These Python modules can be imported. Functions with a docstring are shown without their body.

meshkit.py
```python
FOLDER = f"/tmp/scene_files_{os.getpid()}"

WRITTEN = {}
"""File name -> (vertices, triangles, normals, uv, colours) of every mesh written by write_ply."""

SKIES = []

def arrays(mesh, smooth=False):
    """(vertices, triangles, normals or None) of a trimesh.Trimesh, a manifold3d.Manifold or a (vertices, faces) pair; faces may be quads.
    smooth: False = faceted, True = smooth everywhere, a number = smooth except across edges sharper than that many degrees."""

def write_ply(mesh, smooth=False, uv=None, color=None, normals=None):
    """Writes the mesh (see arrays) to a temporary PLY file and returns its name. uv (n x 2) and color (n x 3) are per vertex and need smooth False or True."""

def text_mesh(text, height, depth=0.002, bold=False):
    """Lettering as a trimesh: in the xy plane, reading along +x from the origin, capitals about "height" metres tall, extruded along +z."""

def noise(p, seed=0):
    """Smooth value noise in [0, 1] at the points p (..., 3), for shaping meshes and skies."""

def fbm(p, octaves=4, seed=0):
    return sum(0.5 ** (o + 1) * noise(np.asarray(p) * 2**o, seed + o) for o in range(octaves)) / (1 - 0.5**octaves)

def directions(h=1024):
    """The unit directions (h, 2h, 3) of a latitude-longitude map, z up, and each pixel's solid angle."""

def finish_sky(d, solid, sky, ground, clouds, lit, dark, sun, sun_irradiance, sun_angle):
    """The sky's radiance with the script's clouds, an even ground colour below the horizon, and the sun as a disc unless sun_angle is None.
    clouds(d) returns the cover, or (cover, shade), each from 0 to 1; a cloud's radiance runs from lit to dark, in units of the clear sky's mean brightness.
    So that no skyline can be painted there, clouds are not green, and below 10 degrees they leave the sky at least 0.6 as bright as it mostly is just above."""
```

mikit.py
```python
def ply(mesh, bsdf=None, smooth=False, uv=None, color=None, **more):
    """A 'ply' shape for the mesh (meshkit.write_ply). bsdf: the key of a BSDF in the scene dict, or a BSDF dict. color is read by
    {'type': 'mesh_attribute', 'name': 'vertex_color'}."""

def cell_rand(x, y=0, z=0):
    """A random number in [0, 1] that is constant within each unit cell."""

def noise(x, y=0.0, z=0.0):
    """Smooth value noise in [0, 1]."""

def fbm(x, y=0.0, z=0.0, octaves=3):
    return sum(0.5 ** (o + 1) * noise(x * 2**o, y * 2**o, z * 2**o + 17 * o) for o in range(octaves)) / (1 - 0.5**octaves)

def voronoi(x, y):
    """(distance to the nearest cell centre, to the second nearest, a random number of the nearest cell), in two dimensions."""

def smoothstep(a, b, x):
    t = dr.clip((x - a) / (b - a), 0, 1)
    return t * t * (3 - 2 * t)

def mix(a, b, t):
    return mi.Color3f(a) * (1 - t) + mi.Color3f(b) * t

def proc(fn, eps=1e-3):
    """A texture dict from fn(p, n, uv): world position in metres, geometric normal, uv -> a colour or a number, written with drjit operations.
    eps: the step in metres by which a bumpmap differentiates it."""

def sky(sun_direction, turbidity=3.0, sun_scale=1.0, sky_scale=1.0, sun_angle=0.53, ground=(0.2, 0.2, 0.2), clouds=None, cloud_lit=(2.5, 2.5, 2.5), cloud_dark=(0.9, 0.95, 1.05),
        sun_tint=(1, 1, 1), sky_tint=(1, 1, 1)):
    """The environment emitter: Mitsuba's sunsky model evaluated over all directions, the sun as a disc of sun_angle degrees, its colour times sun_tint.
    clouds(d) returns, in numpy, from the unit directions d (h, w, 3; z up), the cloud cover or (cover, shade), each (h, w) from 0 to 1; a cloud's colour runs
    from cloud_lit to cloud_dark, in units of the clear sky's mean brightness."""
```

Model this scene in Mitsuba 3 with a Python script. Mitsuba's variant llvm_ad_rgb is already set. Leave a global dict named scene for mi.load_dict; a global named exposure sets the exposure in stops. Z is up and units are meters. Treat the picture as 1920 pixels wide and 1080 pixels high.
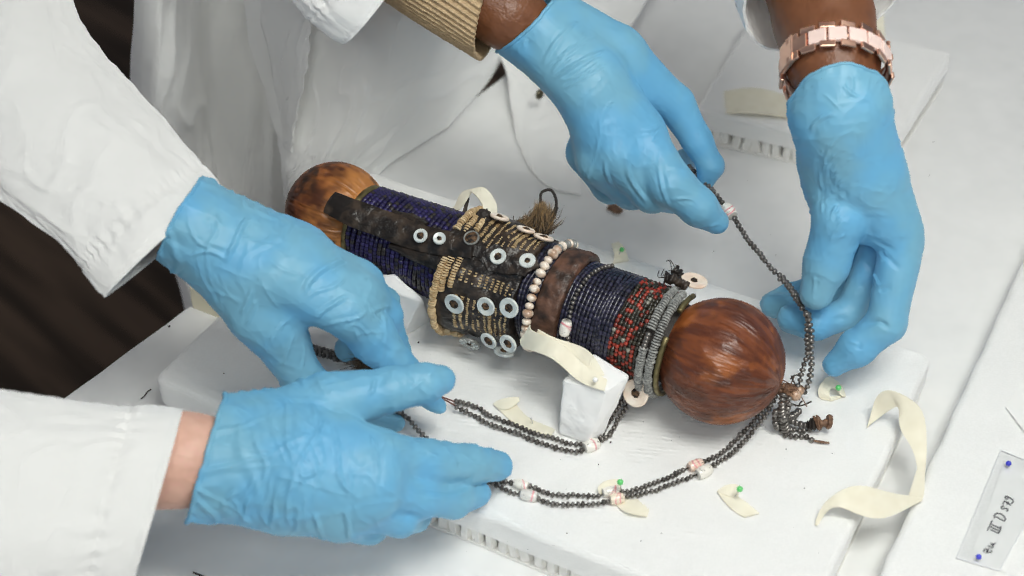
import math, random
import numpy as np, trimesh, mitsuba as mi, drjit as dr
import mikit, meshkit
from mikit import ply, proc, noise, fbm, cell_rand, smoothstep, mix
from scipy.interpolate import CubicSpline, splprep, splev, make_interp_spline
from scipy.spatial import cKDTree
from shapely.geometry import Polygon

rng = np.random.default_rng(7)
random.seed(7)
scene, labels = {}, {}
T = mi.ScalarTransform4f

# ------------------------------------------------------------------ camera, lamps, exposure
ZT = 0.75                                   # height of the table top
PITCH, FOV = math.radians(41.0), 38.0
EYE = np.array([0.0, -0.777, ZT + 0.76])
FWD = np.array([0, math.cos(PITCH), -math.sin(PITCH)])
UPV = np.array([0, math.sin(PITCH), math.cos(PITCH)])
RGT = np.array([1.0, 0, 0])
FP = 960 / math.tan(math.radians(FOV / 2))  # focal length in photograph pixels
scene['camera'] = dict(type='thinlens', fov=FOV, fov_axis='x', aperture_radius=0.0052, focus_distance=1.03, near_clip=0.02, far_clip=30.0,
                       to_world=T().look_at(origin=EYE.tolist(), target=(EYE + FWD).tolist(), up=[0, 0, 1]))
exposure = 0.66
scene['room_light'] = dict(type='constant', radiance=dict(type='rgb', value=[0.10, 0.106, 0.122]))

def lamp(key, at, to, sx, sy, power, label, tint=(0.99, 1.0, 0.945)):
    """A softbox: a shallow housing with a diffuser that gives light."""
    at, to = np.array(at, float), np.array(to, float)
    m = T().look_at(origin=at.tolist(), target=to.tolist(), up=[0, 1, 0.01])
    q = trimesh.Trimesh([[-sx, -sy, 0], [sx, -sy, 0], [sx, sy, 0], [-sx, sy, 0]], [[0, 1, 2], [0, 2, 3]], process=False)
    scene[key + '__diffuser'] = dict(ply(q, 'white_metal'), to_world=m, emitter=dict(type='area', radiance=dict(type='rgb', value=[power * c for c in tint])))
    b = trimesh.creation.box((2 * sx + .04, 2 * sy + .04, .05)); b.apply_translation((0, 0, -.03))
    scene[key + '__housing'] = dict(ply(b, 'white_metal'), to_world=m)
    labels[key] = dict(label=label, category='lamp')

scene['white_metal'] = dict(type='twosided', bsdf=dict(type='principled', base_color=dict(type='rgb', value=[.8, .8, .8]), roughness=.4))
lamp('studio_lamp', (0.30, -0.50, ZT + 1.18), (0.10, -0.10, ZT), 0.25, 0.20, 10.8, 'large white softbox lamp in front at the right of the table')
lamp('studio_lamp_001', (0.75, 0.55, ZT + 1.9), (0.05, 0.1, ZT), 0.45, 0.32, 0.9, 'white softbox lamp overhead behind the table')

lamp('studio_lamp_002', (-0.15, -1.75, ZT + 1.75), (0.0, 0.25, ZT + .1), 0.55, 0.40, 2.9, 'wide white softbox lamp behind the camera facing the coats')

# ------------------------------------------------------------------ from the photograph's pixels to places
def ray(px, py):
    d = FWD + RGT * (px - 960) / FP + UPV * (540 - py) / FP
    return d
def P(px, py, h=0.0):
    """The point at height h above the table that the photograph shows at this pixel."""
    d = ray(px, py)
    return EYE + d * ((ZT + h - EYE[2]) / d[2])
def rad(p, rpx):
    return rpx * float((p - EYE) @ FWD) / FP
def onplane(px, py, p0, n):
    d = ray(px, py)
    return EYE + d * (float((p0 - EYE) @ n) / float(d @ n))
BT = 0.036                                  # top of the padded board above the table

# ------------------------------------------------------------------ entries
def numbered(key):
    if key not in USED:
        USED[key] = 0
        return key
    USED[key] += 1
    return f'{key}_{USED[key]:03d}'
USED = {}
MATS = dict(table_paper='paper_cover', cotton_tape='tape_cotton', white_card='card_stock')
def obj(name, mesh, mat, parent=None, smooth=False, color=None, uv=None, **prop):
    key = numbered((parent + '__' if parent else '') + name)
    scene[key] = mesh if isinstance(mesh, dict) else ply(mesh, MATS.get(mat, mat), smooth, uv=uv, color=color)
    if prop: labels[key] = prop
    return key
def thing(name, label, category, group=None):
    key = numbered(name)
    labels[key] = dict(label=label, category=category)
    if group: labels[key]['group'] = group
    return key
def placed(shape, M):
    return {**shape, 'to_world': T(np.asarray(M, float).tolist())}
def frame(z, x=None, o=(0, 0, 0), s=(1, 1, 1)):
    z = np.asarray(z, float); z = z / np.linalg.norm(z)
    x = np.array([1.0, 0.1, 0.2]) if x is None else np.asarray(x, float)
    x = x - z * (x @ z)
    if np.linalg.norm(x) < 1e-6: x = np.array([0, 1.0, 0]) - z * z[1]
    x = x / np.linalg.norm(x)
    y = np.cross(z, x)
    M = np.eye(4); M[:3, 0], M[:3, 1], M[:3, 2], M[:3, 3] = x * s[0], y * s[1], z * s[2], o
    return M

# ------------------------------------------------------------------ materials
def rgb(*c): return dict(type='rgb', value=list(c))
def mat(key, color, rough=.5, two=True, bump=None, bump_scale=1.0, eps=5e-4, **k):
    b = dict(type='principled', base_color=color if isinstance(color, dict) else rgb(*color), roughness=rough, **k)
    if bump is not None: b = dict(type='bumpmap', arbitrary=proc(bump, eps), scale=bump_scale, bsdf=b)
    scene[key] = dict(type='twosided', bsdf=b) if two else b

def crepe(p, n, uv):                        # fine crosswise crepe of the covering fleece
    w = noise(p.x * 40, p.y * 40) * 3.0
    l = dr.sin((p.y * 1700 + p.z * 1700 + p.x * 240 + w)) * (.35 + .65 * noise(p.x * 200, p.y * 500, 3.0))
    return l * .00022 + (fbm(p.x * 26, p.y * 26, p.z * 26, 3) - .5) * .0040
def fleece_col(p, n, uv):
    s = fbm(p.x * 900, p.y * 900, p.z * 900, 2)
    return mix((.80, .80, .785), (.86, .86, .845), s)
mat('board_fleece', proc(fleece_col), .85, bump=crepe, specular=.2)
def weave(p, n, uv):
    l = dr.sin(p.x * 3300 + p.y * 900) * dr.sin(p.y * 3300 - p.x * 900)
    return l * .00005 + (fbm(p.x * 9, p.y * 9, p.z * 9, 3) - .5) * .006 + (noise(p.x * 500, p.y * 500, p.z * 500) - .5) * .00012
def paper_col(p, n, uv):
    s = fbm(p.x * 60, p.y * 60, p.z * 60, 3)
    return mix((.77, .775, .765), (.83, .83, .82), s)
mat('paper_cover', proc(paper_col), .85, bump=weave, specular=.2)
def cotton_bump(p, n, uv):
    tw = dr.sin(p.x * 2300 + p.z * 1700 - p.y * 900) * .00007 + dr.sin(p.y * 2600 - p.z * 1500 + p.x * 700) * .00004     # twill
    return tw + (noise(p.x * 900, p.y * 900, p.z * 900) - .5) * .00022 + (fbm(p.x * 120, p.y * 120, p.z * 120, 3) - .5) * .0013
mat('coat_cotton', (.73, .73, .715), .85, bump=cotton_bump, specular=.2, sheen=.3)
mat('coat_white', (.86, .86, .845), .85, bump=cotton_bump, specular=.2, sheen=.3)
def flute_col(p, n, uv): return mix((.76, .75, .71), (.84, .83, .80), noise(p.x * 300, p.y * 300, p.z * 300))
mat('card_stock', proc(flute_col), .8)
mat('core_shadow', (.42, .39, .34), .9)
def block_bump(p, n, uv): return (fbm(p.x * 150, p.y * 150, p.z * 150, 3) - .5) * .0016 + dr.sin(p.z * 3000 + p.x * 600) * .00004
mat('block_fleece', (.84, .84, .83), .8, bump=block_bump, specular=.25)
def tape_col(p, n, uv):
    return mix((.78, .73, .58), (.85, .81, .67), fbm(p.x * 160, p.y * 160, p.z * 160, 2))
def tape_bump(p, n, uv):
    return dr.sin((p.x + p.z) * 2100) * dr.sin((p.y - p.z) * 2100) * .00012 + (fbm(p.x * 160, p.y * 160, p.z * 160, 2) - .5) * .0008
mat('tape_cotton', proc(tape_col), .85, bump=tape_bump, sheen=.3)
mat('cream_foam', (.72, .68, .52), .8)
def wood_floor(p, n, uv):
    g = fbm(p.x * 30 + p.y * 30, (p.x - p.y) * 2.2, 0.0, 4)
    return mix((.040, .028, .020), (.105, .070, .048), smoothstep(.3, .75, g))
mat('dark_floor', proc(wood_floor), .75, specular=.15)

def glove_bump(p, n, uv):
    a = fbm(p.x * 110 + p.y * 40, p.y * 70, p.z * 70, 2)
    b = fbm(p.x * 45 + 9, p.y * 120 - p.z * 60, p.z * 60, 2)
    ridge = lambda v: dr.square(1 - dr.minimum(1, dr.abs(v - .5) * 12))
    return ridge(a) * .00022 + ridge(b) * .00020 + (noise(p.x * 2600, p.y * 2600, p.z * 2600) - .5) * .00003
def glove_col(p, n, uv):                    # paler where the film is stretched over the skin
    s = fbm(p.x * 30, p.y * 30, p.z * 30, 3)
    return mix((.130, .385, .615), (.170, .400, .545), smoothstep(.30, .70, s))
mat('nitrile', proc(glove_col), .45, bump=glove_bump, specular=.36)
def pale_skin(p, n, uv):
    s = fbm(p.x * 90, p.y * 90, p.z * 90, 3)
    return mix(mix((.56, .30, .22), (.70, .45, .35), s), (.66, .36, .30), smoothstep(.5, .8, fbm(p.x * 420, p.y * 420, p.z * 420, 2)) * .5)
def skin_bump(p, n, uv): return (fbm(p.x * 900, p.y * 900, p.z * 900, 2) - .5) * .0005 + (fbm(p.x * 160, p.y * 160, p.z * 160, 2) - .5) * .0008
mat('pale_skin', proc(pale_skin), .5, bump=skin_bump)
def dark_skin(p, n, uv):
    s = fbm(p.x * 110, p.y * 110, p.z * 110, 3)
    return mix((.135, .048, .020), (.20, .078, .034), s)
mat('dark_skin', proc(dark_skin), .42, bump=skin_bump)
def knit_col(p, n, uv): return mix((.42, .30, .17), (.56, .42, .26), noise(p.x * 900, p.y * 900, p.z * 900))
mat('beige_knit', proc(knit_col), .95, sheen=.5, bump=lambda p, n, uv: (noise(p.x * 900, p.y * 900, p.z * 900) - .5) * .0008)
mat('rose_gold', (.86, .52, .38), .22, metallic=1.0)
mat('pink_ceramic', (.80, .62, .56), .18, specular=.6, clearcoat=.5)

def leather_col(p, n, uv):
    s = fbm(p.x * 130, p.y * 130, p.z * 130, 4)
    return mix((.012, .009, .0075), (.058, .040, .028), smoothstep(.40, .80, s))
def leather_bump(p, n, uv):
    return (fbm(p.x * 1100, p.y * 1100, p.z * 1100, 2) - .5) * .00055 + (fbm(p.x * 190, p.y * 190, p.z * 190, 2) - .5) * .0016
mat('dark_leather', proc(leather_col), .38, bump=leather_bump, specular=.5)
def brown_leather_col(p, n, uv):
    s = fbm(p.x * 150, p.y * 150, p.z * 150, 4)
    return mix((.030, .017, .012), (.125, .060, .038), smoothstep(.3, .75, s))
mat('brown_leather', proc(brown_leather_col), .45, bump=leather_bump, specular=.45)
mat('pearl', proc(lambda p, n, uv: mix((.46, .52, .53), (.66, .68, .63), noise(p.x * 260, p.y * 260, p.z * 260))), .16, specular=.7, clearcoat=.6)
mat('shell_orange', proc(lambda p, n, uv: mix((.72, .50, .36), (.82, .76, .66), noise(p.x * 170, p.y * 170, p.z * 170))), .2, specular=.6, clearcoat=.5)
mat('horn_grey', (.20, .20, .185), .3, specular=.6)
mat('dirt', proc(lambda p, n, uv: mix((.012, .008, .006), (.12, .065, .03), smoothstep(.4, .7, fbm(p.x * 500, p.y * 500, p.z * 500, 3)))), .8)
mat('eggshell_disc', proc(lambda p, n, uv: mix((.40, .25, .11), (.76, .61, .38), noise(p.x * 420, p.y * 420, p.z * 420))), .5)
mat('worn_disc', proc(lambda p, n, uv: mix((.26, .16, .07), (.66, .52, .30), noise(p.x * 420, p.y * 420, p.z * 420))), .4)
mat('grey_disc', proc(lambda p, n, uv: mix((.13, .135, .135), (.48, .48, .45), noise(p.x * 800, p.y * 800, p.z * 800))), .45)
mat('white_bead', proc(lambda p, n, uv: mix((.42, .27, .18), (.78, .68, .57), smoothstep(.3, .62, fbm(p.x * 170, p.y * 170, p.z * 170, 2)))), .14, specular=.6, clearcoat=.7)
mat('pewter_bead', (.22, .205, .19), .22, metallic=.75, specular=.7)
mat('pewter_bead_dull', (.10, .09, .082), .32, metallic=.55)
mat('brass', proc(lambda p, n, uv: mix((.10, .085, .04), (.30, .25, .12), noise(p.x * 300, p.y * 300, p.z * 300))), .42, metallic=.8)
mat('brown_disc', proc(lambda p, n, uv: mix((.07, .035, .02), (.26, .14, .08), noise(p.x * 600, p.y * 600, p.z * 600))), .6)
mat('beadwork', dict(type='mesh_attribute', name='vertex_color'), .26, specular=.6)
mat('striped_bead', dict(type='mesh_attribute', name='vertex_color'), .18, specular=.6, clearcoat=.5)
mat('fur', dict(type='mesh_attribute', name='vertex_color'), .7)
mat('thread_dark', (.022, .017, .014), .7)
mat('thread_red', (.13, .035, .02), .7)
mat('green_plastic', (.12, .58, .16), .15, specular=.6, clearcoat=.5)
mat('blue_plastic', (.035, .04, .55), .12, specular=.6, clearcoat=.6)
mat('white_plastic', (.85, .85, .83), .15, specular=.6, clearcoat=.5)
mat('steel', (.6, .6, .6), .25, metallic=1.0)
mat('dark_metal', (.10, .09, .06), .4, metallic=.8)
scene['clear_plastic'] = dict(type='thindielectric', int_ior=1.5, specular_transmittance=rgb(.93, .935, .94))
mat('label_paper', (.84, .84, .82), .7)
mat('pen_ink', (.012, .010, .022), .4)
def ball_wood(a, b, c, d, fl, near=None, dark=.85):
    def col(p, n, uv):
        s = fbm(uv.x * 60, uv.y * 5, 0.0, 3)                       # streaks run from pole to pole
        t = fbm(p.x * 70, p.y * 70, p.z * 70, 3)
        m = mix(a, b, smoothstep(.3, .7, s))
        m = mix(m, c, smoothstep(.46, .66, t) * dark)
        if near is not None: m = mix(near, m, smoothstep(.18, .62, uv.y + (t - .5) * .7))   # worn lighter at the collar
        return mix(m, d, smoothstep(.54, .70, fbm(p.x * 45 + 7, p.y * 45, p.z * 45, 4)) * fl)
    return col
def carve(p, n, uv):                        # long shallow knife facets and grain
    d1, d2, w = mikit.voronoi(uv.x * 30 + noise(uv.x * 9, uv.y * 7) * .8, uv.y * 7)
    return (d1 * d1) * .0017 + (fbm(uv.x * 260, uv.y * 14, 0.0, 2) - .5) * .0011
mat('red_wood', proc(ball_wood((.098, .027, .012), (.178, .050, .017), (.048, .019, .012), (.31, .092, .021), .8, None, .5)), .34, bump=carve, specular=.5)
def grain(p, n, uv): return (fbm(uv.x * 160, uv.y * 9, 0.0, 3) - .5) * .0022
mat('orange_wood', proc(ball_wood((.115, .035, .012), (.25, .080, .023), (.060, .019, .009), (.018, .009, .006), .95, (.46, .185, .05))), .34, bump=grain, specular=.45)

# ------------------------------------------------------------------ mesh helpers
def mesh(v, f): return trimesh.Trimesh(np.asarray(v, float), np.asarray(f, int), process=False)
def cat(ms): return trimesh.util.concatenate(ms)
def grid_faces(n, m, wrap=False):
    j = np.arange(m if wrap else m - 1)
    i, j = np.meshgrid(np.arange(n - 1), j, indexing='ij')
    k = (j + 1) % m
    a, b, c, d = i * m + j, i * m + k, (i + 1) * m + k, (i + 1) * m + j
    return np.vstack([np.stack([a, b, c], -1).reshape(-1, 3), np.stack([a, c, d], -1).reshape(-1, 3)])
def spline(pts, n, closed=False):
    p = np.asarray(pts, float)
    if len(p) == 2: return p[0] + (p[1] - p[0]) * np.linspace(0, 1, n)[:, None]
    t = np.r_[0, np.cumsum(np.linalg.norm(np.diff(p[:, :3], axis=0), axis=1) ** .6 + 1e-9)]
    return make_interp_spline(t, p, k=min(3, len(p) - 1))(np.linspace(0, t[-1], n)) if len(p) < 4 else CubicSpline(t, p, bc_type='natural')(np.linspace(0, t[-1], n))
def evenly(path, step):
    d = np.r_[0, np.cumsum(np.linalg.norm(np.diff(path, axis=0), axis=1))]
    n = max(2, int(round(d[-1] / step)) + 1)
    q = np.linspace(0, d[-1], n)
    return np.stack([np.interp(q, d, path[:, k]) for k in range(3)], 1)
def tube(path, r, sides=8, closed=False):
    p = np.asarray(path, float); n = len(p)
    r = np.broadcast_to(r, (n,))
    t = (np.roll(p, -1, 0) - np.roll(p, 1, 0)) if closed else np.gradient(p, axis=0)
    t /= np.linalg.norm(t, axis=1, keepdims=True) + 1e-12
    a = np.zeros_like(p); x = np.array([.3, .5, .81]); x -= t[0] * (x @ t[0]); x /= np.linalg.norm(x)
    for i in range(n):
        x = x - t[i] * (x @ t[i]); x /= np.linalg.norm(x) + 1e-12; a[i] = x
    b = np.cross(t, a); g = np.arange(sides) * 2 * np.pi / sides
    v = p[:, None] + r[:, None, None] * (np.cos(g)[None, :, None] * a[:, None] + np.sin(g)[None, :, None] * b[:, None])
    if closed:
        i, j = np.meshgrid(np.arange(n), np.arange(sides), indexing='ij'); i2, j2 = (i + 1) % n, (j + 1) % sides
        f = np.vstack([np.stack([i * sides + j, i * sides + j2, i2 * sides + j2], -1).reshape(-1, 3), np.stack([i * sides + j, i2 * sides + j2, i2 * sides + j], -1).reshape(-1, 3)])
        return mesh(v.reshape(-1, 3), f)
    f = grid_faces(n, sides, True)
    v = np.vstack([v.reshape(-1, 3), p[:1], p[-1:]]); k = n * sides
    j = np.arange(sides)
    f = np.vstack([f, np.stack([j * 0 + k, (j + 1) % sides, j], 1), np.stack([j * 0 + k + 1, (n - 1) * sides + j, (n - 1) * sides + (j + 1) % sides], 1)])
    return mesh(v, f)
def lathe(prof, n=24):
    """Revolve (r, z) pairs about z."""
    p = np.asarray(prof, float); g = np.arange(n) * 2 * np.pi / n
    v = np.stack([p[:, :1] * np.cos(g), p[:, :1] * np.sin(g), np.repeat(p[:, 1:], n, 1)], -1).reshape(-1, 3)
    f = grid_faces(len(p), n, True)
    return mesh(v, f[:, ::-1])
def shell(V, thick):
    """A grid of points (n, m, 3) as a cloth or tape with thickness."""
    n, m = V.shape[:2]
    du, dv = np.gradient(V, axis=0), np.gradient(V, axis=1)
    N = np.cross(du, dv); N /= np.linalg.norm(N, axis=-1, keepdims=True) + 1e-12
    a, b = (V + N * thick / 2).reshape(-1, 3), (V - N * thick / 2).reshape(-1, 3)
    f = grid_faces(n, m); k = n * m
    rim = np.r_[np.arange(m), np.arange(1, n) * m + m - 1, (n - 1) * m + np.arange(m - 2, -1, -1), np.arange(n - 2, -1, -1) * m]
    r, s = rim[:-1], rim[1:]
    return mesh(np.vstack([a, b]), np.vstack([f[:, ::-1], f + k, np.stack([r, s, s + k], 1), np.stack([r, s + k, r + k], 1)]))
def band(pairs, thick=.00045, n=60, m=7, curl=0.0):
    """A tape from pairs of edge points."""
    A, B = spline([p[0] for p in pairs], n), spline([p[1] for p in pairs], n)
    w = np.linspace(0, 1, m)[None, :, None]
    V = A[:, None] * (1 - w) + B[:, None] * w
    if curl: V[..., 2] += curl * np.sin(np.pi * w[..., 0]) * (.5 + meshkit.noise(np.stack([np.arange(n) * .13] * 3, -1))[:, None])
    return shell(V, thick)
def slab(poly, z0, z1, bevel=.003, steps=4, top=None, res=None):
    """A padded slab over a plan polygon with a rounded upper edge; its top is a fine grid so it can swell and sag."""
    rings, zs = [], [z0]
    pl = Polygon(poly)
    base = np.array(pl.exterior.coords)[:-1]
    if Polygon(base).exterior.is_ccw is False: base = base[::-1]
    d = np.linalg.norm(np.roll(base, -1, 0) - base, axis=1)
    pts = []
    for i in range(len(base)):
        k = max(1, int(d[i] / .006)); pts += [base[i] + (base[(i + 1) % len(base)] - base[i]) * j / k for j in range(k)]
    pts = np.array(pts); t = np.roll(pts, -1, 0) - np.roll(pts, 1, 0); t /= np.linalg.norm(t, axis=1, keepdims=True) + 1e-12
    nin = np.stack([-t[:, 1], t[:, 0]], 1)
    V = [np.c_[pts, np.full(len(pts), z0)]]
    for z in np.linspace(z0, z1 - bevel, 4)[1:]: V.append(np.c_[pts, np.full(len(pts), z)])
    for k in range(1, steps + 1):
        a = k / steps * np.pi / 2
        V.append(np.c_[pts + nin * bevel * (1 - np.cos(a)), np.full(len(pts), z1 - bevel + bevel * np.sin(a))])
    c = pts.mean(0)
    for q in (.97, .9, .78, .62, .44, .24, .1, 0.0):
        V.append(np.c_[c + (pts + nin * bevel - c) * q, np.full(len(pts), z1)])
    V = np.array(V)
    m = mesh(V.reshape(-1, 3), grid_faces(len(V), V.shape[1], True))
    v = m.vertices.copy()
    w = meshkit.fbm(v * np.array([24, 24, 30]), 3, 5) - .5
    v[:, 2] += np.where(v[:, 2] > z1 - bevel * 1.2, w * .0022, 0)
    v[:, :2] += np.where(v[:, 2:] < z1 - .0005, (np.stack([meshkit.fbm(v * 45, 2, 8), meshkit.fbm(v * 45, 2, 9)], 1) - .5) * .0022, 0)
    m.vertices = v
    return m
def rounded(corners, r=.008, k=6):
    return np.array(Polygon(corners).buffer(-r).buffer(r, quad_segs=k).exterior.coords)[:-1]
def xy(px, py, h): return P(px, py, h)[:2]
def meet(a, b, c, d):
    a, b, c, d = map(np.asarray, (a, b, c, d)); M = np.stack([b - a, c - d], 1)
    return a + (b - a) * np.linalg.solve(M, c - a)[0]

# ------------------------------------------------------------------ the setting: floor, table, boards
fl = trimesh.creation.box((9, 9, .02)); fl.apply_translation((0, 1, -.01))
obj('floor', fl, 'dark_floor', None, label='dark brown wooden floor seen to the left of the table', kind='structure')

eL = xy(115, 746, 0), xy(360, 567, 0)       # the table's left edge
tdir = (eL[1] - eL[0]) / np.linalg.norm(eL[1] - eL[0]); tout = np.array([-tdir[1], tdir[0]])
q0, q1 = eL[0] - tdir * .35, eL[0] + tdir * 1.75
tp = np.array([q0, q0 - tout * 1.3, q1 - tout * 1.3, q1])
table = thing('table', 'big table under white paper with padded boards on it', 'table')
tt = trimesh.creation.extrude_polygon(Polygon(tp).buffer(-.006), .03); tt.apply_translation((0, 0, ZT - .034))
obj('tabletop', tt, 'white_metal', table)
for cx in (.06, .94):
    for cy in (.06, .94):
        c = tp[0] + (tp[1] - tp[0]) * cx + (tp[3] - tp[0]) * cy
        lg = trimesh.creation.box((.05, .05, ZT - .036)); lg.apply_translation((c[0], c[1], (ZT - .036) / 2))
        obj('leg', lg, 'white_metal', table)
cloth = thing('table_paper', 'white textured paper sheet spread over the table', 'table cover')
obj('sheet', slab(tp, ZT - .032, ZT, .004), 'table_paper', cloth, 35)

far0, far1 = xy(930, 397, BT), xy(1421, 557, BT)
cA = xy(283, 711, BT)
cB = meet(cA, xy(390, 607, BT), far0, far1)
cC = meet(far0, far1, xy(1740, 690, BT), xy(1557, 1080, BT))
cD = meet(cA, xy(1175, 1073, BT), xy(1740, 690, BT), xy(1557, 1080, BT))
board = thing('padded_board', 'white fleece covered honeycomb board under the beaded wooden figure', 'support board', 'white padded boards on the table')
bplan = rounded([cA, cB, cC, cD], .010)
obj('cover', slab(bplan, ZT + .0155, ZT + BT, .0045), 'board_fleece', board, 35)
def honeycomb(holder, a, b, z0, z1, n, inward, depth=.02, seed=1):
    """The open edge of a honeycomb board: a lower sheet and bent paper flutes between it and the cover."""
    r = np.random.default_rng(seed)
    a, b = np.asarray(a, float), np.asarray(b, float); d = b - a; L = np.linalg.norm(d); d /= L
    pitch = L / n
    for i in range(n):
        s = i * pitch + r.uniform(-.08, .08) * pitch; w = pitch * r.uniform(.80, 1.0); k = r.uniform(-1, 1)
        u = np.linspace(0, 1, 6)
        dep = .0012 + .0028 * (u if k > 0 else 1 - u) * abs(k) + .0012 * np.sin(u * np.pi) * r.uniform(-1, 1) + (u > .9) * .004 + (u < .05) * .003
        p = a + d * (s + w * u[:, None]) + inward * dep[:, None]; lean = d * r.uniform(-.0022, .0022) + inward * r.uniform(-.0006, .0012)
        V = np.stack([np.c_[p, np.full(6, z0)], np.c_[p + lean * .5, np.full(6, (z0 + z1) / 2)], np.c_[p + lean, np.full(6, z1)]], 1)
        obj('honeycomb_flute', shell(V, .0005), 'white_card', holder)
inn = np.array([-(cD - cA)[1], (cD - cA)[0]]); inn /= np.linalg.norm(inn)
core = Polygon(bplan).buffer(-.013)
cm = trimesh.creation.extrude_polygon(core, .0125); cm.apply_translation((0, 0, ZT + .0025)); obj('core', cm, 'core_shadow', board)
ls = trimesh.creation.extrude_polygon(Polygon(bplan).buffer(-.001), .0022); ls.apply_translation((0, 0, ZT + .0003)); obj('lower_sheet', ls, 'white_card', board)
f0 = cA + (cD - cA) * .10; f1 = cA + (cD - cA) * .93
honeycomb(board, f0, f1, ZT + .0027, ZT + .0155, 44, inn, seed=3)

# board at the right with the inventory label
b2 = rounded([xy(1990, 330, .03), xy(1645, 1082, .03), xy(1990, 1250, .03), xy(2420, 640, .03)], .006)
board2 = thing('padded_board', 'white fleece covered board at the right edge with the inventory label', 'support board', 'white padded boards on the table')
obj('cover', slab(b2, ZT + .0003, ZT + .030, .005), 'board_fleece', board2, 35)
# board behind with a cream strap
BB = .034
b3c = [xy(1303, 205, BB), xy(1420, 12, BB), xy(1786, 98, BB), xy(1665, 285, BB)]
b3 = rounded(b3c, .006)
board3 = thing('padded_board', 'blurred white honeycomb board lying behind the gloved hands', 'support board', 'white padded boards on the table')
obj('cover', slab(b3, ZT + .016, ZT + BB, .004), 'board_fleece', board3, 35)
in3 = b3c[3] - b3c[0]; in3 = np.array([-in3[1], in3[0]]) / np.linalg.norm(in3)
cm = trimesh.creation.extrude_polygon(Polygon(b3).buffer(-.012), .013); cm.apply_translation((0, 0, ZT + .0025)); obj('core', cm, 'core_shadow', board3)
ls = trimesh.creation.extrude_polygon(Polygon(b3).buffer(-.001), .002); ls.apply_translation((0, 0, ZT + .0003)); obj('lower_sheet', ls, 'white_card', board3)
honeycomb(board3, b3c[0] + (b3c[3] - b3c[0]) * .04, b3c[0] + (b3c[3] - b3c[0]) * .96, ZT + .0025, ZT + .016, 17, in3, seed=9)
s0 = cotton = thing('cotton_tape', 'wide cream tape lying across the blurred rear board beside the watch', 'tape', 'pieces of cream cotton tape')
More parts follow.
